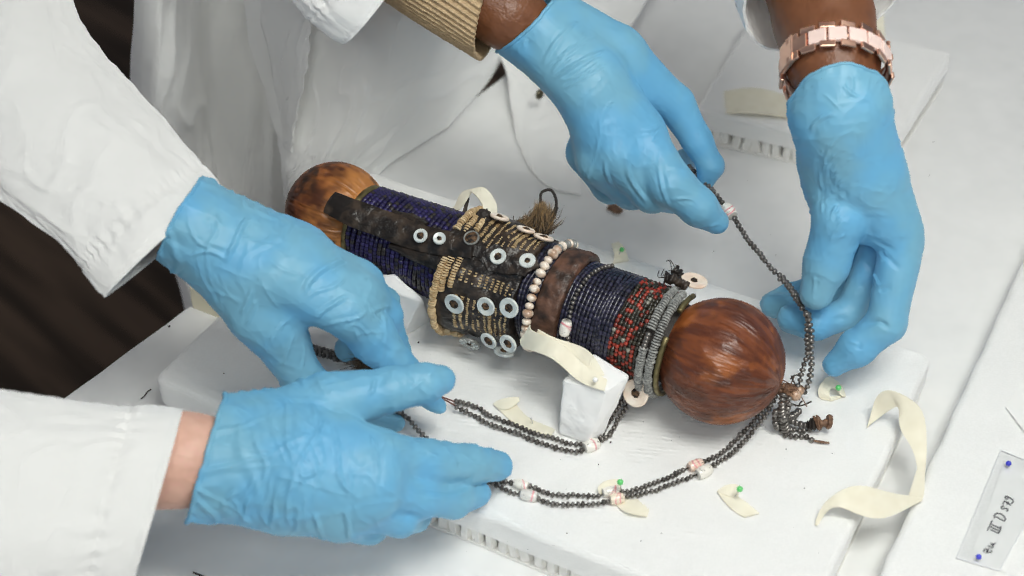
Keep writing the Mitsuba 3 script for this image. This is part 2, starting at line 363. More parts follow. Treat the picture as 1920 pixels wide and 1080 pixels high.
obj('strip', band([(P(1358, 172, BB + .001), P(1362, 212, BB + .001)), (P(1420, 166, BB + .006), P(1428, 214, BB + .004)), (P(1500, 190, BB + .002), P(1510, 228, BB + .001)), (P(1600, 226, BB + .001), P(1606, 262, BB + .001))], .0012), 'cotton_tape', cotton, 40)
cotton = thing('cotton_tape', 'thin cream tape standing up behind the forearm with the watch', 'tape', 'pieces of cream cotton tape')
obj('strip', band([(P(1640, -12, BB + .03), P(1656, -10, BB + .03)), (P(1640, 30, BB + .012), P(1657, 32, BB + .012)), (P(1642, 72, BB + .001), P(1660, 74, BB + .001))], .0012), 'cotton_tape', cotton, 40)
# cream foam block under the left wrist
fb = thing('foam_block', 'cream foam block on the table corner behind the left glove', 'foam block')
pl = rounded([xy(352, 536, .022), xy(392, 508, .022), xy(520, 546, .022), xy(470, 580, .022)], .002)
obj('block', slab(pl, ZT + .0003, ZT + .022, .002), 'cream_foam', fb, 35)

# ------------------------------------------------------------------ the beaded wooden figure
HA = BT + .052
A0, A1 = P(630, 399, HA + .004), P(1352, 677, HA)
ax = (A1 - A0) / np.linalg.norm(A1 - A0); LEN = np.linalg.norm(A1 - A0)
mid = (A0 + A1) / 2; tocam = EYE - mid
e1 = tocam - ax * (tocam @ ax); e1 /= np.linalg.norm(e1)
e2 = np.cross(e1, ax); e2 = e2 if e2[2] > 0 else -e2     # upwards in the picture
def sat(px, py):
    """Distance along the axis of the pixel on the figure's axis."""
    d = ray(px, py); d = d / np.linalg.norm(d); w = A0 - EYE
    b = ax @ d
    return float((b * (d @ w) - ax @ w) / (1 - b * b))
def S(spx): return sat(630 + spx * .934, 399 + spx * .3585)
def rs(spx, rpx): return rad(A0 + ax * S(spx), rpx)
def cyl(s, ang, r): return A0 + ax * s + r * (math.cos(ang) * e1 + math.sin(ang) * e2)
def oncyl(px, py, r, sag=0.0):
    """(s, angle) of the pixel on a cylinder about the axis; beyond its outline the angle is that of the rim."""
    o, d = EYE - A0, ray(px, py); d = d / np.linalg.norm(d)
    o2, d2 = o - ax * (o @ ax), d - ax * (d @ ax)
    a, b, c = d2 @ d2, 2 * o2 @ d2, o2 @ o2 - r * r
    D = b * b - 4 * a * c
    t = (-b - math.sqrt(max(D, 0))) / (2 * a)
    q = o + d * t
    return float(q @ ax), math.atan2(q @ e2, q @ e1)
def turned(prof, n=120, disp=None, start=0.0):
    """A surface of revolution about the figure's axis; disp(s, ang) adds to the radius."""
    p = np.asarray(prof, float); g = np.linspace(0, 2 * np.pi, n, endpoint=False)
    s, r = np.repeat(p[:, :1], n, 1), np.repeat(p[:, 1:], n, 1)
    G = np.repeat(g[None], len(p), 0)
    if disp is not None: r = r + disp(s, G)
    v = A0 + s[..., None] * ax + r[..., None] * (np.cos(G)[..., None] * e1 + np.sin(G)[..., None] * e2)
    return mesh(v.reshape(-1, 3), grid_faces(len(p), n, True)), np.stack([G / (2 * np.pi), s / .1], -1).reshape(-1, 2)
def nz(s, G, fs, fg, seed, o=3):
    return meshkit.fbm(np.stack([s * fs, np.cos(G) * fg, np.sin(G) * fg], -1), o, seed) - .5

doll = thing('wooden_figure', 'wooden figure with two ball ends wrapped in dark beadwork, leather and pearl buttons', 'beaded figure')
def ball(c, r, key, squash, seed, amp, pole):
    th = np.linspace(0.001, np.pi - .001, 90); n = 180
    ph = np.linspace(0, 2 * np.pi, n + 1)
    z = -np.cos(th)
    TH, PH = np.meshgrid(th, ph, indexing='ij')
    dirs = np.stack([np.sin(TH) * np.cos(PH), np.sin(TH) * np.sin(PH), -np.cos(TH)], -1)
    rr = r * (1 + amp * (meshkit.fbm(np.stack([np.cos(PH) * 7, np.sin(PH) * 7, TH * 2.2], -1), 2, seed) - .5) + .02 * (meshkit.fbm(dirs * 1.7, 2, seed + 3) - .5))
    M = frame(pole, e2)
    v = c + (rr[..., None] * dirs * np.array([1, 1, squash])) @ M[:3, :3].T
    m = mesh(v.reshape(-1, 3), grid_faces(90, n + 1))
    return obj('ball_end', m, key, doll, True, uv=np.stack([PH / (2 * np.pi), TH / np.pi], -1).reshape(-1, 2))
R1, R0 = rad(A1, 119), rad(A0, 96)
kb = ball(A1, R1, 'red_wood', 1.0, 4, .012, ax)
labels[kb] = dict(label='glossy reddish brown ball end with carved facets')
kb = ball(A0, R0, 'orange_wood', .98, 9, .012, -ax)
labels[kb] = dict(label='orange brown ball end with dark blotches and wood grain')
body = [(S(35), rs(35, 60)), (S(62), rs(62, 68)), (S(150), rs(150, 74)), (S(255), rs(255, 80)), (S(420), rs(420, 92)), (S(500), rs(500, 86)), (S(600), rs(600, 89)), (S(655), rs(655, 89)), (S(668), rs(668, 80)), (S(720), rs(720, 70))]
m, uv = turned(body, 64); obj('core', m, 'thread_dark', doll, True)
m, uv = turned([(S(54), rs(60, 73)), (S(57), rs(60, 76)), (S(62), rs(62, 76)), (S(65), rs(62, 72))], 96); obj('collar', m, 'brass', doll, True)

def coil(spx0, spx1, r0, r1, pitch_px, tr_px, colour, per=90, seed=0, gap=.5, wob=.5, holes=0.0):
    """Rows of tiny beads wound round the figure, one ring beside the other: a mesh with a colour per bead."""
    r = np.random.default_rng(seed); ms, cs = [], []
    n = max(2, int(round((spx1 - spx0) / pitch_px)))
    for i in range(n):
        f = (i + .5) / n; sp = spx0 + (spx1 - spx0) * f
        s, R, tr = S(sp), rs(sp, r0 + (r1 - r0) * f), rs(sp, tr_px)
        k = per * 4; g = np.arange(k) * 2 * np.pi / k + r.uniform(0, 6.28)
        bead = np.arange(k) // 4; ph = np.arange(k) % 4
        jit = r.normal(0, .12, per)[bead % per]
        rr = tr * (np.where(ph == 0, gap, 1.0) + jit * .5)
        off = r.normal(0, .25, per)[bead % per] * tr * wob
        wave = (meshkit.noise(np.stack([np.cos(g) * 2.2 + i * .35, np.sin(g) * 2.2, g * 0 + i * .11], -1), seed) - .5) * tr * 1.6
        dn = r.random(per)[bead % per] < holes
        rad_c = R + tr * .25 + off * .4 - np.where(dn, tr * .8, 0)
        cen = A0 + (s + wave + off * .3)[:, None] * ax + rad_c[:, None] * (np.cos(g)[:, None] * e1 + np.sin(g)[:, None] * e2)
        out = np.cos(g)[:, None] * e1 + np.sin(g)[:, None] * e2
        sd = 6; q = np.arange(sd) * 2 * np.pi / sd
        v = cen[:, None] + rr[:, None, None] * (np.cos(q)[None, :, None] * out[:, None] + np.sin(q)[None, :, None] * ax)
        a, b = np.meshgrid(np.arange(k), np.arange(sd), indexing='ij'); a2, b2 = (a + 1) % k, (b + 1) % sd
        fc = np.vstack([np.stack([a * sd + b, a2 * sd + b2, a2 * sd + b], -1).reshape(-1, 3), np.stack([a * sd + b, a * sd + b2, a2 * sd + b2], -1).reshape(-1, 3)])
        col = colour(r, i, n, per, g[::4])[bead % per]
        col = np.where((ph == 0)[:, None], col * .25, col)
        ms.append(mesh(v.reshape(-1, 3), fc)); cs.append(np.repeat(col, sd, 0))
    return cat(ms), np.vstack(cs)
def blue(r, i, n, per, g):
    t = r.random(per)[:, None]
    c = np.array([.010, .008, .034]) * (1 - t) + np.array([.030, .023, .115]) * t
    d = r.random(per)[:, None] < (.10 + .28 * (i / n))
    return np.where(d, np.array([.028, .024, .024]), c)
def navy(r, i, n, per, g):
    t = r.random(per)[:, None]
    return np.array([.010, .010, .018]) * (1 - t) + np.array([.032, .030, .060]) * t
def red_green(r, i, n, per, g):
    t = r.random(per)
    keep = meshkit.noise(np.stack([g * 4.5, g * 0 + i * .9, g * 0], -1), 3)
    red = (t < .42 * (keep > .22))
    c = np.array([.020, .017, .013]) + r.random((per, 1)) * np.array([.022, .020, .012])
    c = np.where(red[:, None], np.array([.36, .045, .026]) * (.4 + .7 * r.random((per, 1))), c)
    return np.where((t > .95)[:, None], np.array([.25, .24, .2]), c)
m, c = coil(66, 262, 71, 84, 8.8, 5.3, blue, 64, 1, .84, .28); obj('blue_bead_winding', m, 'beadwork', doll, True, color=c, kind='stuff')
m, c = coil(406, 441, 90, 90, 7.2, 4.5, navy, 56, 8, .84, .32); obj('dark_bead_winding', m, 'beadwork', doll, True, color=c, kind='stuff')
m, c = coil(488, 590, 85, 91, 7.2, 4.5, navy, 56, 2, .84, .32); obj('dark_bead_winding', m, 'beadwork', doll, True, color=c, kind='stuff')
m, c = coil(590, 646, 90, 93, 7.2, 4.3, red_green, 66, 3, .5, .5, .10); obj('red_bead_winding', m, 'beadwork', doll, True, color=c, kind='stuff')

# leather cuff, sagging a little below, with two lobed overlays
RC = rs(330, 104)
def sag(s, G): return np.where(np.sin(G) < 0, np.abs(np.sin(G)) ** 1.3 * rs(330, 27) * np.clip((S(430) - s) / (S(430) - S(250)) + .2, .5, 1), 0)
def cuffd(s, G): return sag(s, G) + nz(s, G, 60, 3.2, 5) * .006 + nz(s, G, 260, 9, 6) * .0022
pr = [(S(256), RC - .006), (S(257), RC)] + [(S(x), RC - rs(330, 9) * max(0, (x - 330) / 90)) for x in range(262, 404, 4)] + [(S(405), RC - .004), (S(406), RC - .012)]
m, uv = turned(pr, 200, cuffd); obj('leather_cuff', m, 'dark_leather', doll, True)
def rcuff(s, ang):
    r = RC - rs(330, 9) * max(0, (s - S(330)) / (S(420) - S(330)))
    return r + float(cuffd(np.array([s]), np.array([ang % (2 * np.pi)]))[0])
def patch(pix, lift, thick, key, name, base=RC, n=40, parent=doll, sm=40):
    """A piece of leather that lies on the cuff: an outline in (s, angle)."""
    pts = np.array([oncyl(x, y, base) for x, y in pix]); sc = base
    pg = Polygon(np.c_[pts[:, 0], pts[:, 1] * sc]).buffer(.0012).buffer(-.0012)
    x0, y0, x1, y1 = pg.bounds
    fl = trimesh.creation.extrude_polygon(pg.buffer(-.0004, quad_segs=3), thick)
    fl = fl.subdivide_to_size(.0035); v = fl.vertices.copy()
    out = []
    for s, y, z in v: a = y / sc; out.append(cyl(s, a, rcuff(s, a) + lift + z))
    fl.vertices = np.array(out)
    return obj(name, fl, key, parent, sm)
patch([(845, 437), (880, 420), (902, 448), (915, 470), (930, 462), (960, 468), (985, 470), (1008, 482), (1012, 500), (990, 512), (985, 520), (966, 515), (944, 516), (915, 508), (908, 496), (895, 484), (868, 478), (845, 470)], .0006, .0022, 'dark_leather', 'leather_overlay')

def disc_row(spx, spans, dpx, tpx, present, seed, key='eggshell_disc', lift=0.0, name='shell_disc_string', tilt=.12, base=None, slant=0.0):
    """Thin discs strung round the figure, edges outward."""
    r = np.random.default_rng(seed); ms = []
    one = trimesh.creation.cylinder(radius=1, height=1, sections=10)
    for a0, a1 in spans:
        s = S(spx); R = (rcuff(s, (a0 + a1) / 2) if base is None else base)
        D, t = rs(spx, dpx) / 2, rs(spx, tpx)
        n = int(R * abs(a1 - a0) / t)
        for i in range(n):
            a = a0 + (a1 - a0) * (i + .5) / n
            if r.random() > present * (.55 + .9 * meshkit.noise(np.array([a * 5, spx * .3, seed]))): continue
            ss = s + slant * (a - a0) * R + r.normal(0, .0001)
            RR = (rcuff(ss, a) if base is None else base) + lift
            k = D * r.uniform(.8, 1.1)
            tan = -math.sin(a) * e1 + math.cos(a) * e2 + ax * r.normal(0, tilt * .4)
            M = frame(tan, ax, cyl(ss, a, RR), (k, k, t * r.uniform(.5, .68)))
            c = one.copy(); c.apply_transform(M); ms.append(c)
    return obj(name, cat(ms), key, doll, False, kind='stuff')
def A(px, py, r=None): return oncyl(px, py, RC if r is None else r)[1]
disc_row(262, [(-2.2, A(845, 485)), (A(882, 445), 1.5)], 15, 4.6, 1.5, 11, lift=.0022, slant=0.02)
disc_row(276, [(-2.0, A(850, 620)), (A(850, 545), A(858, 485)), (A(890, 445), 1.35)], 13, 4.6, 1.3, 12, lift=.0012)
disc_row(290, [(-2.0, A(860, 630)), (A(862, 540), A(872, 485)), (A(905, 450), 1.2)], 12, 4.6, 1.0, 13, lift=.0008)
for k, (sp, w) in enumerate([(303, .9), (314, .9), (326, .7), (337, .75), (347, .7), (357, .9), (367, .7), (377, .8), (387, .75), (396, .6)]):
    a1 = A(880 + (sp - 290) * .9, 500 + (sp - 290) * .33)
    disc_row(sp, [(-1.25, -.55), (-.32, a1 - .05), (a1 + .40, 1.2)], 9 if k < 2 else 7.2, 4.4, w * 1.2, 20 + k, 'worn_disc', lift=-.0009 + (.0012 if k == 6 else 0))

def button(px, py, dpx, R, key='pearl', hole=.42, tilt=(0, 0), lift=.0026, knot=True, th=.0022, rim=True, group=None, kk='dirt', label=None):
    s, a = oncyl(px, py, R)
    c = cyl(s, a, (rcuff(s, a) if abs(R - RC) < 1e-9 else R) + lift)
    n = math.cos(a + tilt[0]) * e1 + math.sin(a + tilt[0]) * e2 + ax * tilt[1]
    r = rad(c, dpx / 2)
    pr = [(r * hole, -th * .5), (r * .9, -th * .5), (r, -th * .1), (r * .985, th * .28), (r * .9, th * .5), (r * .80, th * (.42 if rim else .5)), (r * (hole + .12), th * .36), (r * hole, th * .1), (r * hole, -th * .5)]
    b = obj('button', placed(ply(lathe(pr, 36), key, 35), frame(n, e2, c)), None, doll)
    if label: labels[b] = dict(label=label)
    if knot:
        kn = trimesh.creation.icosphere(3, 1.0); v = kn.vertices
        kn.vertices = v * (1 + .9 * (meshkit.fbm(v * 2.3 + px, 3, 2) - .5))[:, None]
        obj('knot', placed(ply(kn, kk, True), frame(n, e2, c, (r * (hole + .02), r * (hole + .02), th * .75))), None, b)
    return b
for px, py, d, h, tl in [(935, 483, 32, .42, 0), (989, 489, 32, .30, 0), (861, 561, 42, .40, 0), (917, 570, 38, .38, 0), (958, 575, 40, .40, 0)]:
    button(px, py, d, RC, 'pearl', h)
button(887, 454, 31, RC, 'horn_grey', .78, lift=.0042, label='grey ring button with open dark centre')
for px, py, d, h, tl in [(920, 637, 36, .5, .30), (957, 643, 38, .42, .30)]:
    button(px, py - 5, d, rs(330, 120), 'pearl', h, (tl, -.1), .0030)
b = button(881, 643, 42, rs(300, 128), 'horn_grey', .2, (.30, .1), .0035, label='grey flat button with a rayed pattern of white dots')
button(945, 660, 40, rs(330, 126), 'pearl', .42, (-.5, 0), .001)
for px, py, d in [(935, 412, 38), (985, 430, 36), (1019, 441, 40)]:
    s, a = oncyl(px, py + 6, RC); button(px, py + 6, d, RC, 'shell_orange', .38, (.28, 0), .0035)
RB = rs(690, 93)
button(1296, 541, 52, rs(690, 104), 'shell_orange', .24, (-.55, .05), .0065, label='big pearl button standing at the top of the beadwork')
button(1199, 722, 54, rs(650, 99), 'shell_orange', .30, (1.0, -.12), .0060, label='big peach button at the lower end of the red beadwork')

# the rayed dots of the grey button
s, a = oncyl(881, 643, rs(300, 128)); n = math.cos(a + .30) * e1 + math.sin(a + .30) * e2 + ax * .1; n /= np.linalg.norm(n)
c = cyl(s, a, rs(300, 128) + .0035) + n * .0012; M = frame(n, e2, c); dots = []
for k in range(12):
    for rr, ln in ((.80, .16), (.52, .07)):
        g = k * math.pi / 6; r_ = rad(c, 21); bx = trimesh.creation.box((r_ * ln * 2, r_ * .12, .0006)); bx.apply_transform(trimesh.transformations.rotation_matrix(g, (0, 0, 1), (0, 0, 0)))
        bx.apply_translation((math.cos(g) * r_ * rr, math.sin(g) * r_ * rr, 0)); bx.apply_transform(M); dots.append(bx)
obj('ray_pattern', cat(dots), 'pearl', b)

# white bead ring, leather ring, small strand with a striped bead, grey disc strings, brass ring
ringpix = [(1074, 468), (1062, 466), (1050, 470), (1040, 477), (1031, 485), (1024, 496), (1017, 509), (1010, 524), (1005, 540), (999, 557), (994, 577), (990, 597), (987, 613), (988, 628), (990, 644), (996, 656), (1008, 668), (1022, 672)]
RW = rs(425, 100)
def sphere(n=2): return trimesh.creation.icosphere(n, 1.0)
wb = sphere(2); wb = ply(wb, 'white_bead', True); wg = ply(sphere(2), 'horn_grey', True)
tp_ = np.array([oncyl(x, y, RW) for x, y in ringpix]); order = np.argsort(-tp_[:, 1])
fS = np.polyfit(tp_[3:-3, 1], tp_[3:-3, 0], 3)
a = 1.62; k = 0
while a > -2.5:
    cl = np.clip(a, tp_[:, 1].min(), tp_[:, 1].max())
    c = cyl(float(np.polyval(fS, cl)), a, RW + .0015); r = rad(c, 9.8 if a < .95 else 8.6) * (1 + .12 * math.sin(k * 2.3))
    tan = -math.sin(a) * e1 + math.cos(a) * e2
    obj('white_bead', placed(wg if (a > .95 and k % 3) else wb, frame(tan, ax, c, (r, r, r * (.78 if a < .95 else .5)))), None, doll)
    a -= 2 * r * (.80 if a < .95 else .52) / RW; k += 1
m, uv = turned([(S(441), rs(440, 90)), (S(442), rs(440, 96)), (S(445), rs(440, 99)), (S(458), rs(455, 101)), (S(475), rs(475, 102)), (S(485), rs(480, 100)), (S(488), rs(480, 96)), (S(489), rs(480, 88))], 160, lambda s, G: nz(s, G, 50, 2.5, 15) * .005 + nz(s, G, 300, 12, 16) * .0012)
obj('leather_ring', m, 'brown_leather', doll, True)
def striped(c, tan, L, R, stripes=((.15, .55), (.42, .2)), pink=(.72, .22, .26), base=(.82, .79, .72), parent=None, seed=0, name='striped_bead'):
    n, mm = 25, 32; u = np.linspace(-1, 1, n); g = np.arange(mm) * 2 * np.pi / mm
    r = R * np.sqrt(np.clip(1 - .55 * np.abs(u) ** 2.6, 0, 1)); r[0] = r[-1] = R * .25
    v = np.stack([r[:, None] * np.cos(g), r[:, None] * np.sin(g), np.repeat((u * L / 2)[:, None], mm, 1)], -1)
    col = np.tile(np.array(base), (n, mm, 1)).astype(float)
    col *= (.9 + .2 * meshkit.fbm(np.stack(np.broadcast_arrays(u[:, None] * 3, np.cos(g) * 2 + seed, np.sin(g) * 2), -1), 3, seed))[..., None]
    for u0, sl in stripes:
        d = np.abs(u[:, None] - u0 - sl * np.sin(g[None] + seed)); w = np.clip(1.4 - d / .075, 0, 1)[..., None]
        col = col * (1 - w) + np.array(pink) * w
    col[[0, 1, -2, -1]] *= .55
    sp = meshkit.noise(np.stack(np.broadcast_arrays(u[:, None] * 8, np.cos(g) * 5 + seed, np.sin(g) * 5), -1), seed + 4) > .86
    col[sp] *= .3
    m = mesh(v.reshape(-1, 3), grid_faces(n, mm, True)); m.apply_transform(frame(tan, e1, c))
    return obj(name, m, 'striped_bead', parent, True, color=col.reshape(-1, 3))
RS = rs(495, 94)
pix = [(1122, 508), (1104, 520), (1092, 534), (1082, 552), (1075, 572), (1069, 591)]
tq = np.array([oncyl(x, y, RS) for x, y in pix]); fq = np.polyfit(tq[:, 1], tq[:, 0], 2)
sb = ply(sphere(2), 'pewter_bead', True); sbd = ply(sphere(2), 'pewter_bead_dull', True)
a0, a1 = tq[0, 1] + .35, A(1068, 592, RS); a, k = a0, 0
sS, sA = oncyl(1064, 612, RS)
while a > -1.9:
    if abs(a - sA) > rad(A0 + ax * sS, 17) / RS:
        s_ = float(np.polyval(fq, np.clip(a, a1 - .3, a0))); c = cyl(s_, a, RS + .001); r = rad(c, 4.6)
        obj('small_bead', placed(sb if k % 3 else sbd, frame(-math.sin(a) * e1 + math.cos(a) * e2, ax, c, (r, r, r * .8))), None, doll)
    a -= rad(A0 + ax * S(490), 8.2) / RS; k += 1
striped(cyl(sS, sA, RS + .003), -math.sin(sA) * e1 + math.cos(sA) * e2, rad(cyl(sS, sA, RS), 34), rad(cyl(sS, sA, RS), 11), parent=doll, seed=2)
for sp, sd in ((657, 31), (675, 32)):
    disc_row(sp, [(-2.2, A(1240, 660, RB) if sp == 657 else 1.0), (A(1250, 630, RB), 1.1)] if sp == 657 else [(-2.2, 1.05)], 17, 4.4, 2.5, sd, 'grey_disc', .004, 'grey_disc_string', .1, RB)
for a, k in [(x, 0) for x in np.linspace(-.28, -.02, 5)] + [(x, 0) for x in np.linspace(1.12, 1.5, 5)]:
    c = cyl(S(657), a, RB + .004); r = rad(c, 6.5); obj('small_bead', placed(sb, frame(-math.sin(a) * e1 + math.cos(a) * e2, ax, c, (r, r, r * .75))), None, doll)
g = np.linspace(-2.6, .05, 50); obj('brass_ring', tube(np.array([cyl(S(688), x, rs(690, 98)) for x in g]), rad(A1, 5.4), 10), 'brass', doll, True)
g = np.linspace(.62, 1.3, 20); obj('brass_ring', tube(np.array([cyl(S(688), x, rs(690, 98)) for x in g]), rad(A1, 5.4), 10), 'brass', doll, True)
# leather toggles and dark binding by the upper pearl button
for (x0, y0, x1, y1, w) in [(1287, 546, 1246, 520, 8.5), (1278, 528, 1266, 508, 8)]:
    R_ = rs(670, 104); p0, p1 = cyl(*oncyl(x0, y0, R_), R_ + .003), P(x1, y1, 0)
    d0 = float((p0 - EYE) @ FWD); p1 = EYE + ray(x1, y1) * (d0 + .004)
    path = spline(np.array([p0, (p0 + p1) / 2 + UPV * .0012, p1]), 24)
    tg = tube(path, rad(p0, w) * (1 + .25 * np.sin(np.arange(24) * .9)) * np.linspace(.9, 1.12, 24), 12); tg = tg.subdivide()
    tg.vertices = tg.vertices + (meshkit.fbm(tg.vertices * 420, 3, 3) - .5)[:, None] * .003 * np.array([1, 1, 1])
    obj('leather_toggle', tg, 'dark_leather', doll, True)
    for q in range(4):
        e = p1 + rng.normal(0, .0015, 3); obj('loose_thread', tube(spline(np.array([e, e + rng.normal(0, .002, 3) + UPV * .002, e + rng.normal(0, .003, 3) + UPV * .004]), 8), .0003, 5), 'thread_dark', doll)
# leather strap from the left ball over the blue winding to the cuff
def strap(cl, wpx, name, lift):
    pr = []
    for (x, y, R_) in cl:
        s, a = oncyl(x, y, R_); pr.append(cyl(s, a, R_ + lift))
    C = spline(np.array(pr), 60); t = np.gradient(C, axis=0); t /= np.linalg.norm(t, axis=1, keepdims=True)
    ct = C - (A0 + ((C - A0) @ ax)[:, None] * ax); ct /= np.linalg.norm(ct, axis=1, keepdims=True)
    side = np.cross(ct, t); side /= np.linalg.norm(side, axis=1, keepdims=True)
    w = np.interp(np.linspace(0, 1, 60), np.linspace(0, 1, len(wpx)), [rad(C[0], x) for x in wpx])
    u = np.linspace(-1, 1, 13)
    V = C[:, None] + side[:, None] * (u[None, :, None] * w[:, None, None]) - ct[:, None] * (np.abs(u)[None, :, None] ** 2 * .0022)
    V = V + ct[:, None] * ((meshkit.fbm(V * 90, 3, 8) - .5) * .0035)[..., None]
    return obj(name, shell(V, .0022), 'dark_leather', doll, 40)
strap([(618, 379, rs(20, 94)), (664, 400, rs(60, 98)), (720, 421, rs(110, 92)), (780, 444, rs(180, 92)), (835, 456, rs(240, 100)), (890, 462, rs(290, 110))], [21, 25, 25, 24, 23, 23], 'leather_strap', .002)
strap([(735, 460, rs(120, 79)), (765, 470, rs(155, 81)), (800, 481, rs(195, 84)), (848, 494, rs(250, 88))], [3, 10, 16, 19], 'leather_strap', .0040)
strap([(738, 402, rs(110, 77)), (765, 414, rs(140, 79)), (800, 428, rs(180, 82))], [3, 13, 8], 'leather_strap', .004)
RSt = rs(210, 97)
button(793, 446, 28, RSt, 'pearl', .45, lift=.0048); button(829, 453, 25, RSt, 'pearl', .30, (.1, .25), .006)
# fur tuft with a cord loop, and a thin strap under the tape loop
def aplace(px, py, back): return EYE + ray(px, py) * (float((A0 + ax * S(360) - EYE) @ FWD) + back)
hr, hc = [], []
for i in range(2400):
    u = rng.random(); bx, by = 985 + 40 * u + rng.normal(0, 6), 436 - 22 * u * rng.random() + 4
    tx, ty = bx + rng.normal(-6 + 12 * u, 11), by - rng.uniform(14, 30) * (.8 + .9 * u)
    if i % 3 == 0: bx, by = 960 + 60 * rng.random(), 428 + rng.normal(0, 5); tx, ty = bx + rng.normal(8, 8), by - rng.uniform(8, 26) * (.3 + (bx - 955) / 60)
    if i % 4 == 1: bx, by = 1006 + rng.normal(0, 9), 432 + rng.normal(0, 5); tx, ty = 1016 + rng.normal(0, 6), 432 - rng.uniform(25, 60)
    bk = rng.normal(.040, .006); p0, p2 = aplace(bx, by, bk), aplace(tx, ty, bk + rng.normal(.002, .005)); p1 = (p0 + p2) / 2 + rng.normal(0, .0015, 3)
    sd = np.cross(p2 - p0, FWD); sd = sd / (np.linalg.norm(sd) + 1e-9) * .00035
    hr += [p0 - sd, p0 + sd, p1 - sd * .8, p1 + sd * .8, p2]
    t = rng.random(); col = np.array([.035, .02, .009]) * (1 - t * t) + np.array([.36, .22, .09]) * t * t
    hc += [col * .5, col * .5, col, col, col * 1.25]
f = np.arange(2400)[:, None] * 5; f = np.vstack([f + np.array([[0, 1, 2]]), f + np.array([[1, 3, 2]]), f + np.array([[2, 3, 4]])])
obj('fur_tuft', mesh(hr, f), 'fur', doll, False, color=np.array(hc), kind='stuff')
cordp = [(1014, 380), (1015, 362), (1022, 357), (1031, 356), (1039, 364), (1043, 384), (1036, 402), (1028, 416), (1024, 440)]
obj('cord_loop', tube(spline(np.array([aplace(x, y, .042) for x, y in cordp]), 60), .0011, 8), 'thread_dark', doll, True)
obj('cord_loop', tube(spline(np.array([aplace(x + 3, y + 4, .045) for x, y in cordp[5:]]), 30), .0007, 6), 'thread_dark', doll, True)
obj('thin_strap', band([(aplace(876, 372, .03), aplace(880, 370, .03)), (aplace(869, 392, .02), aplace(876, 392, .02)), (aplace(866, 414, .0), aplace(873, 416, .0))], .0015), 'dark_leather', doll, 40)
kn = sphere(3); kn.vertices = kn.vertices * (1 + .8 * (meshkit.fbm(kn.vertices * 3, 3, 4) - .5))[:, None] * .0052
obj('dark_knot', placed(ply(kn, 'thread_dark', True), frame(e1, e2, aplace(907, 407, -.01))), None, doll)

# ------------------------------------------------------------------ the two support blocks under the figure
import manifold3d as m3
def hull_block(pts, r=.0022):
    ms = m3.Manifold.batch_hull([m3.Manifold.sphere(r, 16).translate(tuple(map(float, p))) for p in pts])
    mm = ms.to_mesh(); b = trimesh.Trimesh(mm.vert_properties[:, :3], mm.tri_verts)
    b = b.subdivide_to_size(.0035); v = b.vertices.copy()
    b.vertices = v + b.vertex_normals * ((meshkit.fbm(v * 110, 3, 4) - .5) * .0022)[:, None]
    return b
U = .0024
blk = thing('support_block', 'white wrapped foam block in front, propping the red beadwork end, tape pinned on it', 'support block', 'white blocks propping the figure')
obj('block', hull_block([P(1054, 809, BT + U), P(1104, 826, BT + U), P(1126, 812, BT + U), P(1112, 770, BT + U), P(1062, 715, .074), P(1136, 733, .076), P(1173, 707, .083), P(1114, 672, .086), P(1160, 738, .068)]), 'block_fleece', blk, 40)
blk2 = thing('support_block', 'white wrapped foam block behind, propping the blue beadwork beside the left glove', 'support block', 'white blocks propping the figure')
obj('block', hull_block([P(700, 602, BT + U), P(752, 628, BT + U), P(800, 598, BT + U), P(720, 560, BT + U), P(690, 524, .082), P(735, 545, .078), P(786, 562, .074), P(740, 520, .084)]), 'block_fleece', blk2, 40)

# ------------------------------------------------------------------ cotton tapes and pins
def tape(label, groups, thick=.0005, curl=0.0):
    k = thing('cotton_tape', label, 'tape', 'pieces of cream cotton tape')
    for pairs in groups: obj('strip', band([(P(*a), P(*b)) for a, b in pairs], thick, curl=curl), 'cotton_tape', k, 40)
    return k
def fr(px, py, R_, lift):                   # just in front of the figure
    s, a = oncyl(px, py, R_); return cyl(s, a, R_ + lift)
k = thing('cotton_tape', 'cream tape looped from the bead ring down to the front support block', 'tape', 'pieces of cream cotton tape')
o = rs(430, 118)
obj('strip', band([(fr(998, 606, o, .003), fr(979, 632, o, .003)), (fr(1000, 612, o, .004), fr(982, 642, o, .003)), (P(1040, 637, .098), P(1034, 672, .094)), (P(1082, 672, .089), P(1072, 704, .083)), (P(1118, 700, .084), P(1098, 721, .0795)), (P(1139, 712, .0815), P(1133, 733, .0795))], .0006), 'cotton_tape', k, 40)
obj('strip', band([(fr(1010, 616, o, .001), fr(1004, 640, o, .001)), (P(1040, 633, .095), P(1050, 660, .088)), (P(1088, 649, .092), P(1080, 672, .085)), (P(1113, 668, .0905), P(1100, 694, .084)), (P(1134, 704, .083), P(1114, 706, .082))], .0006), 'cotton_tape', k, 40)
k = thing('cotton_tape', 'cream tape loop standing up behind the leather cuff', 'tape', 'pieces of cream cotton tape')
b_ = lambda x, y, d: aplace(x, y, d)
obj('strip', band([(b_(832, 391, .035), b_(842, 400, .03)), (b_(850, 389, .032), b_(858, 395, .026)), (b_(862, 366, .028), b_(874, 377, .022)), (b_(874, 357, .024), b_(883, 363, .020)), (b_(890, 353.5, .020), b_(887, 362, .014)), (b_(907, 352, .018), b_(899, 375, .006)), (b_(924, 370, .014), b_(906, 390, .000)), (b_(931, 386, .010), b_(909, 403, -.004)), (b_(931, 408, .006), b_(912, 416, -.006))], .0007, 90), 'cotton_tape', k, 40)
H = BT + .0012
